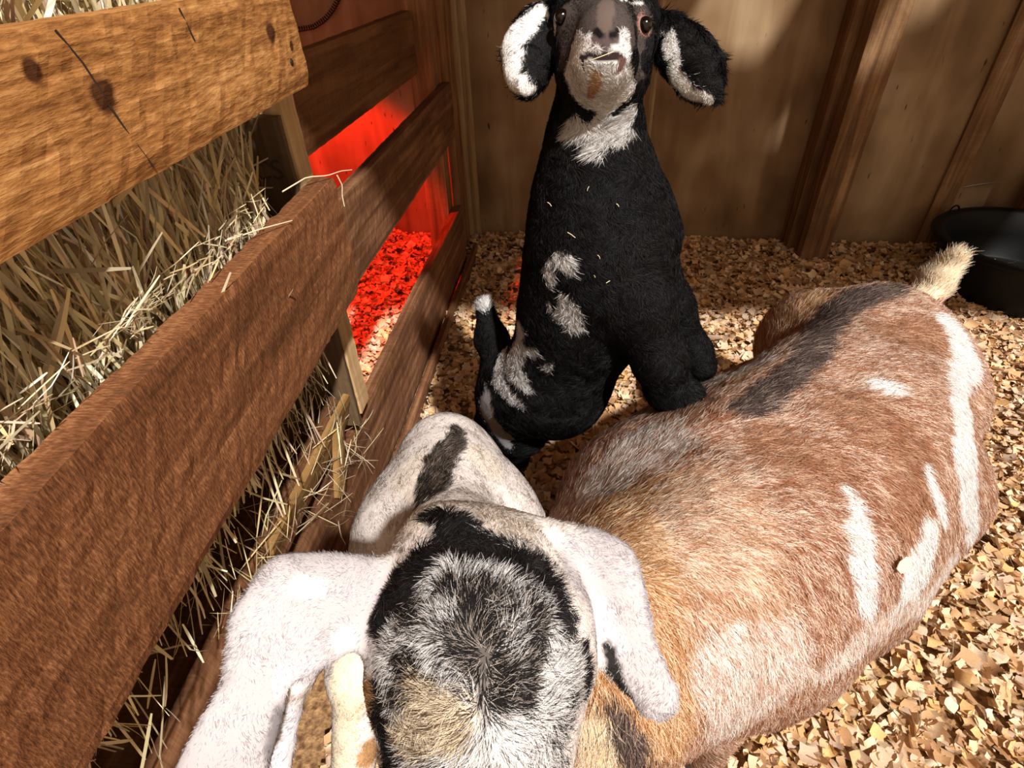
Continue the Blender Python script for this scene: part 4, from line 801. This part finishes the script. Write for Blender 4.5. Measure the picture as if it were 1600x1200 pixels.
FLOW = {
 'kid': [
  ([0.0544, 0.7422, 1.08], [-0.0139, 0.6211, 0.7836]),
  ([0.0548, 0.7618, 1.0933], [-0.0139, 0.6211, 0.7836]),
  ([0.021, 0.7955, 1.0563], [-0.8984, 0.2216, 0.3791]),
  ([0.1036, 0.8088, 1.0527], [0.886, 0.334, 0.3218]),
  ([0.0248, 0.7524, 1.0288], [-0.2733, -0.613, -0.7413]),
  ([0.0842, 0.745, 1.0287], [0.3, -0.5769, -0.7597]),
  ([0.0536, 0.7329, 1.0313], [0.0139, -0.6211, -0.7836]),
  ([0.0569, 0.7875, 0.9712], [0.0139, -0.6211, -0.7836]),
  ([0.0329, 0.7976, 0.9615], [-0.182, -0.6214, -0.7621]),
  ([0.092, 0.8012, 0.9596], [0.2093, -0.5967, -0.7747]),
  ([0.0553, 0.7833, 0.9246], [0.0139, -0.6211, -0.7836]),
  ([0.0225, 0.7716, 0.8774], [-0.2733, -0.613, -0.7413]),
  ([0.1005, 0.7659, 0.8786], [0.3, -0.5769, -0.7597]),
  ([0.0586, 0.7348, 0.828], [0.1131, -0.6118, -0.7829]),
  ([0.0071, 0.7387, 0.7463], [-0.0854, -0.6243, -0.7765]),
  ([0.123, 0.7239, 0.785], [0.6097, -0.4592, -0.6461]),
  ([0.1572, 0.6901, 0.6893], [0.3, -0.5769, -0.7597]),
  ([0.1749, 0.679, 0.6149], [0.3, -0.5769, -0.7597]),
  ([0.2263, 0.8274, 0.6372], [0.3834, -0.5534, -0.7394]),
  ([0.0399, 0.7282, 0.6257], [-0.4336, -0.5836, -0.6865]),
  ([-0.0335, 0.7674, 0.5965], [-0.3022, -0.6091, -0.7332]),
  ([-0.0698, 0.7665, 0.4815], [-0.0854, -0.6243, -0.7765]),
  ([-0.1138, 0.8951, 0.5342], [-0.2093, 0.5967, 0.7747]),
  ([-0.1307, 0.9318, 0.5844], [-0.1131, 0.6118, 0.7829]),
  ([-0.0191, 0.8514, 1.0614], [-0.7896, -0.4229, -0.4445]),
  ([-0.0391, 0.8249, 1.0332], [-0.182, -0.6214, -0.7621]),
  ([0.1518, 0.8677, 1.0518], [0.8984, -0.2216, -0.3791]),
  ([0.1773, 0.846, 1.0215], [0.4966, -0.5125, -0.7005]),
  ([0.1998, 0.8284, 0.9905], [0.4586, -0.5275, -0.7152]),
 ],
 'brown': [
  ([0.0837, 0.4693, 0.5807], [0.7574, 0.4459, 0.477]),
  ([0.1687, 0.5496, 0.5819], [0.8385, 0.3825, 0.3881]),
  ([0.105, 0.3903, 0.5988], [0.9711, -0.0897, -0.2211]),
  ([0.0986, 0.3253, 0.5883], [0.6097, -0.4592, -0.6461]),
  ([0.0997, 0.2527, 0.56], [0.4179, -0.5421, -0.7291]),
  ([0.1786, 0.4006, 0.6007], [0.8984, -0.2216, -0.3791]),
  ([0.1665, 0.3156, 0.5723], [0.4966, -0.5125, -0.7005]),
  ([0.2038, 0.2787, 0.5103], [0.2093, -0.5967, -0.7747]),
  ([0.2475, 0.5347, 0.6002], [0.9912, 0.1243, 0.0461]),
  ([0.3701, 0.6625, 0.6071], [0.9369, 0.2645, 0.2286]),
  ([0.2963, 0.4754, 0.595], [0.9172, -0.1949, -0.3475]),
  ([0.2898, 0.3759, 0.5561], [0.4586, -0.5275, -0.7152]),
  ([0.3819, 0.5639, 0.599], [0.9711, -0.0897, -0.2211]),
  ([0.4834, 0.7077, 0.5976], [0.997, 0.0317, -0.0711]),
  ([0.6374, 0.9263, 0.5786], [0.9912, 0.1243, 0.0461]),
  ([0.3928, 0.4817, 0.5668], [0.7152, -0.3948, -0.5767]),
  ([0.3758, 0.4111, 0.5327], [0.3, -0.5769, -0.7597]),
  ([0.5335, 0.657, 0.5778], [0.8787, -0.2467, -0.4086]),
  ([0.6903, 0.8491, 0.5472], [0.8064, -0.3224, -0.4958]),
  ([0.6236, 0.6459, 0.5246], [0.3, -0.5769, -0.7597]),
  ([0.4973, 0.4833, 0.503], [0.1131, -0.6118, -0.7829]),
  ([0.4512, 0.4265, 0.4699], [-0.182, -0.6214, -0.7621]),
  ([0.5153, 1.0428, 0.5364], [0.3022, 0.6091, 0.7332]),
  ([0.2779, 0.781, 0.5359], [0.4336, 0.5836, 0.6865]),
  ([0.1332, 0.5975, 0.5579], [0.3022, 0.6091, 0.7332]),
  ([0.0403, 0.5585, 0.4994], [-0.1131, 0.6118, 0.7829]),
  ([0.7858, 1.1005, 0.5655], [0.6955, 0.4836, 0.5314]),
  ([0.8246, 1.1183, 0.6005], [0.5417, 0.5517, 0.6342]),
  ([0.0488, 0.2196, 0.5325], [0.0139, -0.6211, -0.7836]),
 ],
 'grey': [
  ([-0.0741, 0.2511, 0.8109], [-0.0139, 0.6211, 0.7836]),
  ([-0.0464, 0.22, 0.8185], [-0.0139, 0.6211, 0.7836]),
  ([-0.0246, 0.2186, 0.8145], [0.3924, 0.5931, 0.703]),
  ([-0.0912, 0.2149, 0.8083], [-0.7752, 0.3494, 0.5263]),
  ([0.0019, 0.2049, 0.7996], [0.9291, 0.2769, 0.2451]),
  ([-0.0891, 0.1779, 0.8005], [-0.9844, -0.1543, -0.0845]),
  ([-0.096, 0.1577, 0.7818], [-0.8385, -0.3825, -0.3881]),
  ([0.0022, 0.1822, 0.7921], [0.9939, 0.0007, -0.1099]),
  ([0.0109, 0.164, 0.7703], [0.9594, -0.1183, -0.2559]),
  ([-0.0484, 0.1767, 0.8106], [-0.8984, 0.2216, 0.3791]),
  ([-0.0363, 0.1777, 0.8097], [0.8482, 0.3734, 0.3757]),
  ([-0.047, 0.1583, 0.7989], [-0.9899, -0.131, -0.0547]),
  ([-0.0313, 0.1583, 0.7963], [0.9768, -0.0734, -0.2013]),
  ([-0.0612, 0.1596, 0.7989], [-0.9912, -0.1243, -0.0461]),
  ([-0.0216, 0.1629, 0.7958], [0.9939, 0.0007, -0.1099]),
  ([-0.0637, 0.1372, 0.7803], [-0.9369, -0.2645, -0.2286]),
  ([-0.0131, 0.1421, 0.7743], [0.9313, -0.1724, -0.3208]),
  ([-0.0435, 0.123, 0.764], [-0.0854, -0.6243, -0.7765]),
  ([-0.0805, 0.124, 0.7549], [-0.7415, -0.4563, -0.4919]),
  ([-0.0009, 0.1311, 0.7458], [0.8377, -0.2923, -0.4613]),
  ([-0.1425, 0.2077, 0.7922], [-0.9844, -0.1543, -0.0845]),
  ([-0.1712, 0.197, 0.8082], [-0.9514, -0.2386, -0.1945]),
  ([-0.1535, 0.1792, 0.7837], [-0.8652, -0.3566, -0.3525]),
  ([-0.1858, 0.1706, 0.7977], [-0.3924, -0.5931, -0.703]),
  ([-0.187, 0.1441, 0.7847], [-0.2733, -0.613, -0.7413]),
  ([-0.1977, 0.1103, 0.7781], [-0.3575, -0.6, -0.7156]),
  ([0.031, 0.2552, 0.7792], [0.9809, -0.0602, -0.1851]),
  ([0.0499, 0.2329, 0.7642], [0.4179, -0.5421, -0.7291]),
  ([0.0605, 0.2004, 0.743], [0.3, -0.5769, -0.7597]),
  ([0.0796, 0.1766, 0.7285], [0.4586, -0.5275, -0.7152]),
  ([-0.128, 0.4665, 0.6122], [0.0854, 0.6243, 0.7765]),
  ([-0.1508, 0.5928, 0.5805], [0.0854, 0.6243, 0.7765]),
  ([-0.2163, 0.4869, 0.5593], [-0.3287, 0.5694, 0.7535]),
  ([-0.0598, 0.5019, 0.5481], [0.3022, 0.6091, 0.7332]),
  ([-0.2488, 0.444, 0.5163], [-0.4586, 0.5275, 0.7152]),
  ([-0.0131, 0.2618, 0.7998], [0.6279, 0.5174, 0.5814]),
  ([-0.278, 0.3253, 0.3011], [0.0139, -0.6211, -0.7836]),
 ],
}

# ------------------------------------------------------------------ goats
def surface(prims, h, pad=.03):
    lo = np.min([np.minimum(np.array(q[2])-q[3], np.array(q[4])-q[5]) for q in prims if q[0] != 'sub'], axis=0)-pad
    hi = np.max([np.maximum(np.array(q[2])+q[3], np.array(q[4])+q[5]) for q in prims if q[0] != 'sub'], axis=0)+pad
    B = 8; nb = np.ceil((hi-lo)/(h*B)).astype(int); n = nb*B+1
    ax = [lo[i]+h*np.arange(n[i]) for i in range(3)]
    cx_ = [lo[i]+h*B*(np.arange(nb[i])+.5) for i in range(3)]
    Cc = np.stack(np.meshgrid(*cx_, indexing='ij'), -1).reshape(-1, 3)
    dc = field(Cc, prims); Bd = h*B*.5*1.733
    D = np.where(dc < 0, -1.0, 1.0).reshape(nb).astype(np.float32)
    Dg = np.ones(n, np.float32)
    Dg[:-1, :-1, :-1] = np.repeat(np.repeat(np.repeat(D, B, 0), B, 1), B, 2)
    act = np.argwhere((np.abs(dc) < Bd*1.6+.01).reshape(nb))
    g = np.arange(B+1); off = np.stack(np.meshgrid(g, g, g, indexing='ij'), -1).reshape(-1, 3)
    for k in range(0, len(act), 400):
        ids = (act[k:k+400][:, None, :]*B+off[None]).reshape(-1, 3)
        v = field(lo+h*ids, prims); Dg[ids[:, 0], ids[:, 1], ids[:, 2]] = v
    S = Dg < 0
    c = [S[i:n[0]-1+i, j:n[1]-1+j, k:n[2]-1+k] for i in (0, 1) for j in (0, 1) for k in (0, 1)]
    cnt = sum(x.astype(np.int8) for x in c); cell = (cnt > 0) & (cnt < 8)
    ci = np.argwhere(cell); index = -np.ones(cell.shape, np.int32); index[tuple(ci.T)] = np.arange(len(ci))
    V = np.zeros((len(ci), 3)); Wt = np.zeros(len(ci))
    for (a, b) in [((0, 0, 0), (1, 0, 0)), ((0, 1, 0), (1, 1, 0)), ((0, 0, 1), (1, 0, 1)), ((0, 1, 1), (1, 1, 1)), ((0, 0, 0), (0, 1, 0)), ((1, 0, 0), (1, 1, 0)), ((0, 0, 1), (0, 1, 1)), ((1, 0, 1), (1, 1, 1)), ((0, 0, 0), (0, 0, 1)), ((1, 0, 0), (1, 0, 1)), ((0, 1, 0), (0, 1, 1)), ((1, 1, 0), (1, 1, 1))]:
        a = np.array(a); b = np.array(b); A = ci+a; Bq = ci+b; da = Dg[tuple(A.T)]; db = Dg[tuple(Bq.T)]; m = (da < 0) != (db < 0)
        t = np.where(m, da/(da-db+1e-12), 0); V += np.where(m[:, None], A+(b-a)*t[:, None], 0); Wt += m
    V = lo+h*(V/Wt[:, None])
    Fs = []
    for axn in range(3):
        e = np.zeros(3, int); e[axn] = 1; u = np.roll(e, 1); w = np.roll(e, 2)
        s0 = S[:-1, :-1, :-1]; s1 = S[e[0]:n[0]-1+e[0], e[1]:n[1]-1+e[1], e[2]:n[2]-1+e[2]]
        q = np.argwhere(s0 != s1); q = q[(q[:, (axn+1) % 3] > 0) & (q[:, (axn+2) % 3] > 0)]
        i0 = index[tuple(q.T)]; i1 = index[tuple((q-u).T)]; i2 = index[tuple((q-u-w).T)]; i3 = index[tuple((q-w).T)]
        fl_ = s0[tuple(q.T)]
        f = np.stack([i0, i1, i2, i3], 1); f[~fl_] = f[~fl_][:, ::-1]; Fs.append(f)
    F_ = np.vstack(Fs); F_ = F_[(F_ >= 0).all(1)]
    for _ in range(2):
        G_ = field_grad(V, prims); d = field(V, prims); V = V-G_*np.clip(d, -h*.6, h*.6)[:, None]*.9
    return V, F_
PAL = {
 'kid': dict(base=((.0075, .0068, .007), (.022, .02, .02), .3), black=((.007, .006, .006), (.02, .018, .018), .3), white=((.85, .83, .81), (.68, .65, .63), .3),
   face=((.045, .034, .031), (.10, .078, .07), .45), nostril=((.004, .003, .003), (.006, .004, .004), .3), bridge=((.15, .108, .09), (.09, .066, .056), .4), greywhite=((.30, .30, .31), (.42, .41, .41), .5),
   tanchin=((.52, .30, .16), (.7, .5, .36), .4), pinklid=((.36, .18, .14), (.2, .12, .1), .3), jawbrown=((.10, .045, .038), (.2, .1, .08), .3), nosepad=((.12, .088, .08), (.08, .058, .054), .3), mouth=((.035, .02, .018), (.02, .012, .01), .3)),
 'brown': dict(base=((.40, .18, .095), (.82, .64, .51), .42), tan=((.52, .27, .12), (.86, .64, .42), .45), roanl=((.55, .31, .18), (.86, .70, .56), .5), pale=((.62, .42, .32), (.88, .80, .74), .62),
   dark=((.10, .068, .058), (.36, .26, .21), .30), white=((.90, .88, .86), (.80, .74, .68), .2), redbrown=((.37, .165, .085), (.66, .42, .28), .35), cream=((.84, .66, .44), (.90, .80, .64), .5)),
 'grey': dict(base=((.84, .78, .74), (.74, .63, .56), .3), white=((.60, .56, .56), (.38, .335, .345), .30), warm=((.84, .72, .60), (.88, .82, .76), .45), black=((.014, .012, .012), (.055, .045, .042), .22),
   agouti=((.035, .028, .026), (.74, .71, .69), .50), agoutiw=((.10, .08, .07), (.88, .86, .84), .78), agoutid=((.018, .015, .014), (.45, .38, .33), .22), creamag=((.20, .13, .08), (.86, .74, .56), .6),
   pink=((.80, .60, .56), (.86, .80, .78), .5), stripe=((.035, .027, .024), (.30, .23, .18), .32), greydk=((.14, .12, .125), (.34, .31, .32), .4), greyw=((.45, .40, .42), (.78, .74, .74), .5), cream=((.80, .70, .48), (.86, .80, .66), .5), tanleg=((.45, .24, .10), (.62, .40, .2), .4)),
}
def coat(g, P, r, hair=True, L0=.01, clump=120, T=None):
    pal = PAL[g]; n = len(P); rn = r.random(n); Q = P if T is None else P-T*(((P-P.mean(0))*T).sum(1)*.72)[:, None]; cl = vnoise(Q, clump, 11)*.6+vnoise(Q, clump*2.3, 12)*.4
    def pick(key):
        a, b, fr = pal[key]; a = np.array(a); b = np.array(b)
        if not hair: return np.broadcast_to(a*(1-fr)+b*fr, (n, 3))*.92
        t = (rn*.45+cl*.55) > np.quantile(rn*.45+cl*.55, 1-fr)
        return np.where(t[:, None], b, a)
    out = np.array(pick('base')); L = np.full(n, L0); edge = vnoise(P, 70, 5)-.5; edge2 = vnoise(P, 210, 6)-.5
    for key, a, ra, b, rb, kw in MARKS[g]:
        bl = np.array(a)-max(ra, rb)*2.2; bm = np.minimum(np.array(a), np.array(b))-max(ra, rb)*1.8; bM = np.maximum(np.array(a), np.array(b))+max(ra, rb)*1.8
        ix = np.where(((P > bm) & (P < bM)).all(1))[0]
        if not len(ix): continue
        rr = max(ra, rb); d = seg(P[ix], a, b, ra, rb)+rr*(.5*edge[ix]+.35*edge2[ix])
        w = 1-sstep(-.02*rr, .38*rr, d)
        col = pick(key)[ix] if len(ix) < n else pick(key)
        if hair:
            s = r.random(len(ix)) < w; out[ix[s]] = col[s]
        else: out[ix] = out[ix]*(1-w[:, None])+col*w[:, None]
        if 'len' in kw: L[ix] = L[ix]*(1-w)+kw['len']*w
        if 'bald' in kw: L[ix[w > .4]] = 0
    return out, L
def flow(g, P):
    A = np.array([f[0] for f in FLOW[g]]); Dv = np.array([f[1] for f in FLOW[g]]); out = np.zeros_like(P)
    for k in range(0, len(P), 20000):
        d2 = ((P[k:k+20000, None]-A[None])**2).sum(2)+1e-4; w = 1/d2**2; out[k:k+20000] = (w@Dv)/w.sum(1)[:, None]
    return out
def fur_mat():
    m, nt, b = newmat('fur'); L = nt.links
    a = N(nt, 'ShaderNodeAttribute', attribute_name='fur_color'); nr = N(nt, 'ShaderNodeAttribute', attribute_name='skin_normal')
    d = N(nt, 'ShaderNodeBsdfDiffuse'); t = N(nt, 'ShaderNodeBsdfTranslucent'); mx = N(nt, 'ShaderNodeMixShader'); mx.inputs[0].default_value = .28
    L.new(a.outputs['Color'], d.inputs[0]); L.new(nr.outputs['Vector'], d.inputs['Normal']); L.new(a.outputs['Color'], t.inputs[0]); L.new(nr.outputs['Vector'], t.inputs['Normal'])
    gl = N(nt, 'ShaderNodeBsdfGlossy'); gl.inputs['Roughness'].default_value = .45; gl.inputs[0].default_value = (.8, .8, .8, 1)
    m2 = N(nt, 'ShaderNodeMixShader'); m2.inputs[0].default_value = .012
    L.new(d.outputs[0], mx.inputs[1]); L.new(t.outputs[0], mx.inputs[2]); L.new(mx.outputs[0], m2.inputs[1]); L.new(gl.outputs[0], m2.inputs[2])
    L.new(m2.outputs[0], nt.nodes['Material Output'].inputs[0]); return m
M_FUR = fur_mat(); M_SKIN = attr_mat('goat_skin', .8, .15)
def fur(g, name, V, Fq, parent, dens, L0, rad, lift, jit, seed, wave=.0, bend=.5, denshead=None, clumpf=120, nj=.25, turb=0.0):
    r = np.random.default_rng(seed)
    a, b, c, d = (V[Fq[:, i]] for i in range(4)); nrm = np.cross(c-a, d-b); area = np.linalg.norm(nrm, axis=1)*.5+1e-12; nrm = nrm/(2*area[:, None]); cen = (a+b+c+d)/4
    cc = (cen-CP)@CR; dep_ = -cc[:, 2]; px = 800+FPX*cc[:, 0]/np.maximum(dep_, .05); py = 600-FPX*cc[:, 1]/np.maximum(dep_, .05)
    vd = CP-cen; vd /= np.linalg.norm(vd, axis=1)[:, None]; fac = (nrm*vd).sum(1)
    vis = (px > -120) & (px < 1720) & (py > -120) & (py < 1330) & (dep_ > .05) & (fac > -.35)
    dn = np.full(len(cen), float(dens))
    if denshead is not None: dn = dn*denshead(cen)
    dn = np.where(vis, dn, dens*.10); rk = np.where(vis, 1.0, 2.2)
    cnt = r.poisson(area*dn); ix = np.repeat(np.arange(len(cen)), cnt); n = len(ix)
    u = r.random(n)[:, None]; w = r.random(n)[:, None]
    P = (a[ix]*(1-u)+b[ix]*u)*(1-w)+(d[ix]*(1-u)+c[ix]*u)*w; Nn = field_grad(P, PRIMS[g])
    T_ = flow(g, P); mg = np.linalg.norm(T_, axis=1)[:, None]; T_ = T_/(mg+1e-6)
    T_ = T_+(r.normal(0, 1, (n, 3))*.8+2.2*np.stack([vnoise(P, 90, 70+i_)-.5 for i_ in range(3)], 1))*np.clip(.75-mg, 0, 1)*1.6
    if turb: T_ = T_+turb*np.stack([vnoise(P, 38, 50+i_)-.5 for i_ in range(3)], 1)+turb*.7*np.stack([vnoise(P, 110, 60+i_)-.5 for i_ in range(3)], 1)
    T_ = T_-Nn*(T_*Nn).sum(1)[:, None]; T_ /= np.linalg.norm(T_, axis=1)[:, None]+1e-9
    col, L = coat(g, P, r, True, L0, clumpf, T_)
    ok = L > .0007; P, Nn, T_, col, L, ix = P[ok], Nn[ok], T_[ok], col[ok], L[ok], ix[ok]; n = len(ix)
    Bn = np.cross(Nn, T_)
    wv = (vnoise(P, 45, 31)-.5)*2*wave+(vnoise(P, 130, 32)-.5)*2*wave*.8
    T_ = T_+Bn*(wv+r.normal(0, jit, n))[:, None]; T_ /= np.linalg.norm(T_, axis=1)[:, None]
    lf = lift*(1+.5*(vnoise(P, 60, 33)-.5)*2+r.normal(0, .25, n)); lf = np.clip(lf, .05, 1.6)[:, None]
    L = (L*r.uniform(.65, 1.2, n))[:, None]; K = 5; s = np.linspace(0, 1, K); pts = np.zeros((n, K, 3), np.float32)
    cb = r.normal(0, .18, n)[:, None]+wv[:, None]*.4
    dirn = T_+Nn*lf; dirn /= np.linalg.norm(dirn, axis=1)[:, None]
    for k in range(K): pts[:, k] = P-Nn*.0008+L*(dirn*s[k]-Nn*(bend*lf*.55*s[k]**2)+Bn*cb*s[k]**2)
    hc = bpy.data.hair_curves.new(name); hc.add_curves([K]*n)
    hc.attributes['position'].data.foreach_set('vector', pts.ravel())
    ra = hc.attributes.get('radius') or hc.attributes.new('radius', 'FLOAT', 'POINT')
    rr = (rad*r.uniform(.7, 1.25, n)*rk[ix])[:, None]*np.array([1, .95, .8, .55, .15])[None]; ra.data.foreach_set('value', rr.astype(np.float32).ravel())
    ca = hc.attributes.new('fur_color', 'FLOAT_COLOR', 'CURVE'); v = r.uniform(.84, 1.16, n)[:, None]
    ca.data.foreach_set('color', np.hstack([np.clip(col*v, 0, .95), np.ones((n, 1))]).astype(np.float32).ravel())
    na = hc.attributes.new('skin_normal', 'FLOAT_VECTOR', 'CURVE'); Nv = Nn+T_*(.2+r.normal(0, nj, n)[:, None])+Bn*(r.normal(0, nj, n)+wv*.5)[:, None]; Nv /= np.linalg.norm(Nv, axis=1)[:, None]
    na.data.foreach_set('vector', Nv.astype(np.float32).ravel())
    hc.materials.append(M_FUR); o = bpy.data.objects.new(name, hc); COL.objects.link(o); o.parent = parent; o.matrix_parent_inverse = Matrix.Translation(-Vector(parent.location))
    o['kind'] = 'stuff'; print(name, g, n); return o
def lobe(c, dirv, L, w, h, mat_, parent, name):
    X = Vector(dirv).normalized(); Z = Vector((0, 0, 1)); Y = Z.cross(X).normalized(); Z = X.cross(Y); V = []; Fc = []
    NN, MM = 14, 8
    for sgn in (-1, 1):
        b0 = len(V)
        for i in range(MM+1):
            t = i/MM; hh = h*(1-t)
            for j in range(NN):
                a = 2*math.pi*j/NN; x = math.cos(a); y = math.sin(a); sc = 1+.28*t
                px_ = L*.5*x*sc*(1 if x < 0 else 1.0-.15*abs(y))+L*.12*t; py_ = w*.24*y*sc+sgn*w*.26*(1-.25*max(0, x))
                V.append(Vector(c)+X*px_+Y*py_+Z*(hh))
        for i in range(MM):
            for j in range(NN): Fc.append((b0+i*NN+j, b0+i*NN+(j+1) % NN, b0+(i+1)*NN+(j+1) % NN, b0+(i+1)*NN+j))
        Fc.append(tuple(b0+j for j in range(NN))); Fc.append(tuple(b0+MM*NN+j for j in range(NN))[::-1])
    me = bpy.data.meshes.new(name); me.from_pydata([tuple(v) for v in V], [], Fc); return link(name, me, mat_, parent, True)
M_HOOF = plain('dark_hoof', (.03, .025, .02), .45)
def goat(g, name, loc, label, h):
    root = tag(empty(name, loc), label, 'goat'); V, Fq = surface(PRIMS[g], h)
    col, _ = coat(g, V, np.random.default_rng(1), False)
    link('body', mesh_np('body', V, Fq, colors=np.clip(col, 0, .95)), M_SKIN, root, True); return root, V, Fq
kid, Vk, Fk = goat('kid', 'kid_goat', (-.07, 1.09, 0), 'black kid with white muzzle and long ears, reared up with forefeet on the brown goat', .0032)
fur('kid', 'coat', Vk, Fk, kid, 560000, .016, .00034, .75, .45, 41, wave=1.0, bend=.9, denshead=lambda c: np.where(c[:, 2] > .93, 2.2, 1.0), nj=.5)
doe, Vb, Fb = goat('brown', 'brown_goat', (.42, .70, 0), 'stout tan-and-white roan goat with a dark stripe down its back, seen from above', .0058)
fur('brown', 'coat', Vb, Fb, doe, 270000, .023, .00042, .34, .20, 42, wave=.28, bend=.5, clumpf=95)
grey, Vg, Fg = goat('grey', 'white_goat', (-.17, .6, 0), 'white goat with grizzled black head and drooping ears looking up, nearest the camera', .0036)
def headd(c):
    return np.where((c[:, 2] > .66), 3.0, 1.0)
fur('grey', 'coat', Vg, Fg, grey, 560000, .0062, .00026, .30, .30, 43, wave=.6, bend=.5, denshead=headd, clumpf=85, turb=1.3)
# hooves
for g_, root_, d_ in (('brown', doe, (-.65, -.75, 0)), ('grey', grey, (-.05, -1, 0)), ('kid', kid, (.1, -1, 0))):
    for pr in PRIMS[g_]:
        if pr[4][2] < .09 and pr[5] < .04: lobe((pr[4][0], pr[4][1], .004), d_, pr[5]*2.3, pr[5]*2.0, .05, M_HOOF, root_, 'hoof')
# eyes of the kid
M_EYE = plain('dark_eye', (.004, .002, .0015), .10, 0, .5)
M_LID = plain('pink_eyelid', (.35, .16, .13), .5)
for q in ((0.0069, 0.8319, 1.075), (0.1098, 0.8203, 1.0654)):
    q = np.array(q)-field_grad(np.array([q]), PRIMS['kid'])[0]*.0006
    V, Fc = ball(q, .0095, 24, 16); me = bpy.data.meshes.new('eye'); me.from_pydata(V, [], Fc); link('eye', me, M_EYE, kid, True)
for q in ((-0.0989, 0.0997, 0.7035), (0.0089, 0.1075, 0.6959)):
    V, Fc = ball(q, .010, 24, 16); me = bpy.data.meshes.new('eye'); me.from_pydata(V, [], Fc); link('eye', me, M_EYE, grey, True)
# stalk in the kid's mouth, bits caught in the coats
tag(tube('dry_stalk', [(0.0371, 0.6958, 1.0468), (0.0496, 0.6904, 1.0515), (0.0621, 0.6976, 1.0544)], .0005, M_STRAW), 'fine pale stem held in the black kid\'s lips', 'straw stalk')
base_pts = [((0.0289, 0.7439, 0.827), .9), ((0.0647, 0.7232, 0.8039), .5), ((0.0787, 0.714, 0.7722), .4), ((0.0605, 0.7174, 0.7794), .3), ((0.0482, 0.7647, 0.8831), .4), ((0.0858, 0.7523, 0.8643), .35), ((-0.0002, 0.7786, 0.857), .5)]
fl0 = None
for i, (q, s_) in enumerate(base_pts):
    r = np.random.default_rng(60+i); dv = np.array([r.normal(), r.normal()*.3, r.normal()]); dv /= np.linalg.norm(dv); nrm_ = field_grad(np.array([q]), PRIMS['kid'])[0]; c_ = np.array(q)+nrm_*.0075
    if fl0 is None:
        fl0 = tube('hay_fleck', [(-.006, 0, 0), (0, .0005, .0006), (.006, 0, 0)], .0005, M_STRAW); o = fl0
    else:
        o = fl0.copy(); COL.objects.link(o)
    o.location = tuple(c_); o.rotation_euler = Vector(dv).to_track_quat('X', 'Z').to_euler(); o.scale = (s_*1.3, 1, 1)
    tag(o, ['hay fleck on the left side of the kid\'s chest, largest of the flecks', 'hay fleck in the middle of the kid\'s chest, above the two side by side', 'right one of the two tiny flecks over the kid\'s near foreleg', 'left one of the two tiny flecks over the kid\'s near foreleg', 'hay fleck just under the kid\'s white throat', 'hay fleck at the right of the kid\'s upper chest', 'hay fleck on the left edge of the kid\'s upper chest'][i], 'hay fleck', 'hay flecks on the kid')
q = np.array((0.4437, 0.4481, 0.5097)); nb_ = field_grad(q[None], PRIMS['brown'])[0]; me = bpy.data.meshes.new('wood_chip')
tx_ = np.cross(nb_, [0, 0, 1]); tx_ /= np.linalg.norm(tx_); ty_ = np.cross(nb_, tx_); ring = [(-.013, -.004), (-.006, -.009), (.006, -.008), (.014, -.002), (.010, .007), (-.002, .010), (-.011, .006)]
vs = [tuple(q+nb_*(.012+.002*math.cos(i))+tx_*a+ty_*b) for i, (a, b) in enumerate(ring)]+[tuple(q+nb_*(.013+.002*math.cos(i))+tx_*a+ty_*b) for i, (a, b) in enumerate(ring)]
me.from_pydata(vs, [], [tuple(range(7))[::-1], tuple(range(7, 14))]+[(i, (i+1) % 7, 7+(i+1) % 7, 7+i) for i in range(7)])
tag(link('wood_chip', me, plain('chip_wood', (.80, .62, .42), .7)), 'single pale wood shaving stuck on the flank of the brown goat', 'wood chip')
